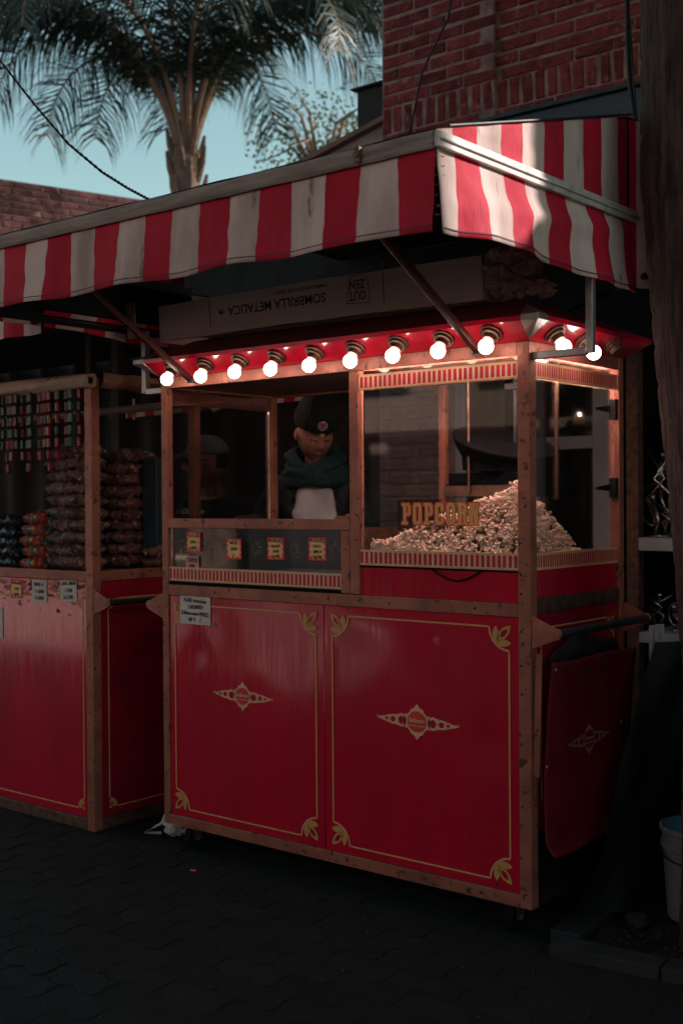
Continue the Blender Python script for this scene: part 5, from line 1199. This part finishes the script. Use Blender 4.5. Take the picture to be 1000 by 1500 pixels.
    for p in me.polygons:
        q = Hi @ (p.center - hw) / 1.1; mi = 0
        if q.length < .16:
            jaw = q.z < -.048 and q.y < .03 and not (abs(q.x) < .020 and -.067 < q.z < -.046)
            if abs(q.x) < .028 and -.047 < q.z < -.036 and q.y < -.07: jaw = True
            if -.07 < q.z < .0 and abs(q.x) > .056 and -.035 < q.y < .0: jaw = True
            if jaw: mi = 1
            if .029 < q.z < .037 and .012 < abs(q.x) < .044 and q.y < -.06: mi = 2
            if -.001 < q.z < .005 and .016 < abs(q.x) < .043 and q.y < -.06: mi = 2
            if -.066 < q.z < -.050 and abs(q.x) < .021 and q.y < -.07: mi = 3
            if q.z > -.03 and q.y > .03: mi = 2
        idx.append(mi)
    me.polygons.foreach_set('material_index', idx); me.polygons.foreach_set('use_smooth', [True] * len(me.polygons))
    # jacket and shirt follow the body
    Bi = Rb.inverted()
    def cloth(nm, off, keep, mt, wr, thick=.004):
        b = bmesh.new(); b.from_mesh(me); b.verts.ensure_lookup_table()
        rem = [f for f in b.faces if not keep(Bi @ (f.calc_center_median() - base))]
        bmesh.ops.delete(b, geom=rem, context='FACES')
        for i in range(4): bmesh.ops.smooth_vert(b, verts=b.verts, factor=.5, use_axis_x=True, use_axis_y=True, use_axis_z=True)
        b.normal_update()
        for v_ in b.verts:
            q = Bi @ (v_.co - base); fold = math.sin(q.z * 62 + 5 * noise.noise(q * 7) + q.x * 18)
            v_.co += v_.normal * (off + wr * (.9 * noise.noise(q * 8) + .6 * fold * (.4 + noise.noise(q * 4 + Vector((3, 1, 2))))))
        jm = bpy.data.meshes.new(nm); b.to_mesh(jm); b.free(); jm.materials.clear(); jm.materials.append(mt)
        jm.polygons.foreach_set('material_index', [0] * len(jm.polygons)); jm.polygons.foreach_set('use_smooth', [True] * len(jm.polygons))
        o = bpy.data.objects.new(nm, jm); place(o, (0, 0, 0), th); md = o.modifiers.new('s', 'SOLIDIFY'); md.thickness = thick; md.offset = -1
    def hand(q):
        for s, (el, wr) in armn.items():
            d = (Vector(wr) - Vector(el)).normalized()
            if (q - Vector(wr)).dot(d) > -.025 and (q - Vector(wr)).length < .22: return True
        return False
    hl = Vector((0, -.05, hz))
    tor = lambda q: sh - .60 < q.z < sh + .045 and (q - hl).length > .15 and not hand(q)
    op = lambda q: q.y < -.02 and abs(q.x) < (.092 - .035 * max(0, (q.z - (sh - .12)) / .16) if look['open'] else -1)
    cloth('jacket', .024, lambda q: tor(q) and not op(q), JACK, .009, .006)
    if look['open']: cloth('tshirt', .010, lambda q: tor(q) and abs(q.x) < .15, SHIRT, .005, .003)
    # trousers
    tn = {'pe': (T((0, 0, sh - .52)), (.16, .115))}
    te = []
    for s, k in ((-1, 'r'), (1, 'l')):
        tn[k + 'h'] = (T((s * .10, 0, sh - .62)), (.105, .10)); tn[k + 'k'] = (T((s * .11, -.01, .50)), (.078, .078)); tn[k + 'a'] = (T((s * .12, .02, .09)), (.066, .07)); te += [('pe', k + 'h'), (k + 'h', k + 'k'), (k + 'k', k + 'a')]
    t_m = skin(tn, te, 2, [], .014, 2); o = bpy.data.objects.new('trousers', t_m); place(o, (0, 0, 0), th); t_m.materials.clear(); t_m.materials.append(JEANS); t_m.polygons.foreach_set('use_smooth', [True] * len(t_m.polygons))
    for s in (-1, 1):
        g = G(); v1, f1 = ico(3, 1); g.add([T((s * .13 + p.x * .052, -.055 + p.y * .145, .045 + p.z * .05 * (1 if p.z > 0 else .9) - .012 * p.y * (p.y < 0) * -1)) for p in v1], f1); build('shoe', g, BLACK, th, smooth=True)
    # headwear
    if look['hat'] == 'beanie':
        g = G(); vs, fs = ico(5, 1); out = []
        for p in vs:
            r = Vector((p.x * .088, p.y * .108, p.z * .185)); r.z = max(r.z, 0) * .85 + .050; r.x *= 1 + .03 * (1 - max(0, p.z)); 
            rib = 1 + .012 * math.sin(math.atan2(p.y, p.x) * 46) + .03 * N3(p.x * 3, p.y * 3, p.z * 3); out.append(H(Vector((r.x * rib, r.y * rib - .002, r.z + .012 * N3(p.x * 2, p.y * 2, 5)))))
        g.add(out, fs); bn = build('beanie', g, BEANIE, th, smooth=True)
        g = G(); g.grid(lambda u, v: H(Vector(((.0890 + .004 * math.sin(v * 3.14)) * math.cos(u * 6.2832) * (1 + .008 * math.sin(u * 6.2832 * 46)), (.1085 + .004 * math.sin(v * 3.14)) * math.sin(u * 6.2832) * (1 + .008 * math.sin(u * 6.2832 * 46)) - .002, .043 + .062 * v))), 180, 5); o = build('beanie_cuff', g, BEANIE, bn, smooth=True, recalc=False); md = o.modifiers.new('s', 'SOLIDIFY'); md.thickness = .006
        ea = rad(-96 ); eo = Vector((.0950 * math.cos(ea), .1150 * math.sin(ea) - .002, .079)); ef = frame(H(eo), Rh @ Vector((-math.sin(ea), math.cos(ea), 0)), Rh @ Vector((0, 0, 1)))
        n = 28; g = G(); g.prism(ef, [(.0215 * math.cos(6.2832 * i / n), .0215 * math.sin(6.2832 * i / n)) for i in range(n)], .0, .004); build('emblem_patch', g, NAVYP, bn)
        g = G(); g.ring(ef, 0, 0, .0215, .0215, .0028, .0042, .0050); g.ring(ef, 0, 0, .0135, .0135, .0018, .0042, .0050); build('emblem_ring', g, mat('grey_thread', (.45, .5, .55), .8, bump=0), bn)
        g = G(); g.prism(ef, [(.011 * math.cos(6.2832 * i / n), .011 * math.sin(6.2832 * i / n)) for i in range(n)], .0041, .0046); g.prism(ef, [(-.0065, -.008), (-.0015, -.002), (.0015, -.002), (.0065, -.008), (.001, .009), (-.001, .009)], .0047, .0054, 1); build('emblem_centre', g, [REDP, NAVYP], bn)
        text('emblem_lettering', 'PARIS', .006, ef, 0, .0158, .0045, WTXT, bn)
    else:
        g = G(); vs, fs = ico(4, 1); g.add([H(Vector((p.x * .088, p.y * .106, max(p.z, 0) * .095 + .035))) for p in vs], fs); cp_ = build('cap', g, CAPM, th, smooth=True)
        g = G(); g.grid(lambda u, v: H(Vector(((u - .5) * 2 * (.075 - .022 * v * v), -.085 - .085 * v * math.sqrt(max(0, 1 - (2 * u - 1) ** 2 * .55)), .052 - .012 * (2 * u - 1) ** 2 - .012 * v))), 16, 8); o = build('cap_visor', g, CAPM, cp_, smooth=True, recalc=False); md = o.modifiers.new('s', 'SOLIDIFY'); md.thickness = .005
        g = G()
        for s in (-1, 1):
            n = 16; g.prism(frame(H(Vector((s * .031, -.100, .010))), Rh @ Vector((math.cos(.25 * s), math.sin(.25 * s) * 1, 0)), Rh @ Vector((0, 0, 1))), [(.026 * math.cos(6.2832 * i / n), .020 * math.sin(6.2832 * i / n)) for i in range(n)], -.002, .002); g.bar(H(Vector((s * .055, -.090, .014))), H(Vector((s * .078, .01, .010))), .003, .007)
        g.bar(H(Vector((-.008, -.104, .014))), H(Vector((.008, -.104, .014))), .003, .004); build('sunglasses', g, BLACK, th)
    if look.get('scarf'):
        g = G()
        for k, (rx, ry, zz, tl, rr_) in enumerate(((.105, .105, -.165, .35, .034), (.120, .118, -.200, .25, .036), (.112, .120, -.135, .55, .030), (.128, .115, -.228, .12, .030))):
            pts_ = []
            for i in range(37):
                t = 6.2832 * i / 36; pts_.append(T((rx * math.cos(t), -.022 + ry * math.sin(t), hz + .030 + zz + tl * .10 * math.sin(t) * 1 + .012 * math.sin(3 * t + k * 2))))
            n_ = 14; vs = []
            for i, p in enumerate(pts_):
                d = (pts_[(i + 1) % 36] - pts_[(i - 1) % 36]).normalized(); a = d.cross(Vector((0, 0, 1))).normalized(); b_ = d.cross(a)
                for q in range(n_):
                    tt = 6.2832 * q / n_; r_ = rr_ * (1 + .16 * math.sin(tt * 3 + i * .35 + k) + .10 * N3(math.cos(tt), i * .4, k)); vs.append(p + (a * math.cos(tt) + b_ * math.sin(tt)) * r_)
            g.add(vs, [(i * n_ + q, i * n_ + (q + 1) % n_, (i + 1) * n_ + (q + 1) % n_, (i + 1) * n_ + q) for i in range(36) for q in range(n_)])
        build('scarf', g, SCARF, th, smooth=True)
    return th, T, Rb
person('person', (.02, .94), rad(38), rad(58), rad(22), 1.706,
       [(1, (.25, -.02, 1.22), (.17, -.24, 1.31), (-.4, -.8, .1)), (-1, (-.27, .0, 1.20), (-.19, -.22, 1.12), (.3, -.9, .0))],
       'man in black beanie, teal scarf and dark jacket looking down behind the cart', dict(open=True, hat='beanie', scarf=True))
th, T, Rb = person('person', (-.76, 1.05), rad(10), rad(-38), rad(4), 1.60,
       [(1, (.25, .02, 1.08), (.22, -.12, .88), (0, -.5, -1)), (-1, (-.25, .02, 1.08), (-.22, -.12, .88), (0, -.5, -1))],
       'bearded man in grey cap and sunglasses seen through the left glass', dict(open=False, hat='cap'))
tf = frame(T((-.02, -.150, 1.352)), Rb @ Vector((1, 0, 0)), Vector((0, 0, 1)))
text('chest_lettering', 'Champion', .034, tf, 0, 0, .004, WTXT, th, shear=.25)
g = G(); g.ring(tf, -.088, 0, .012, .012, .004, .004, .006); build('chest_logo', g, REDP, th)
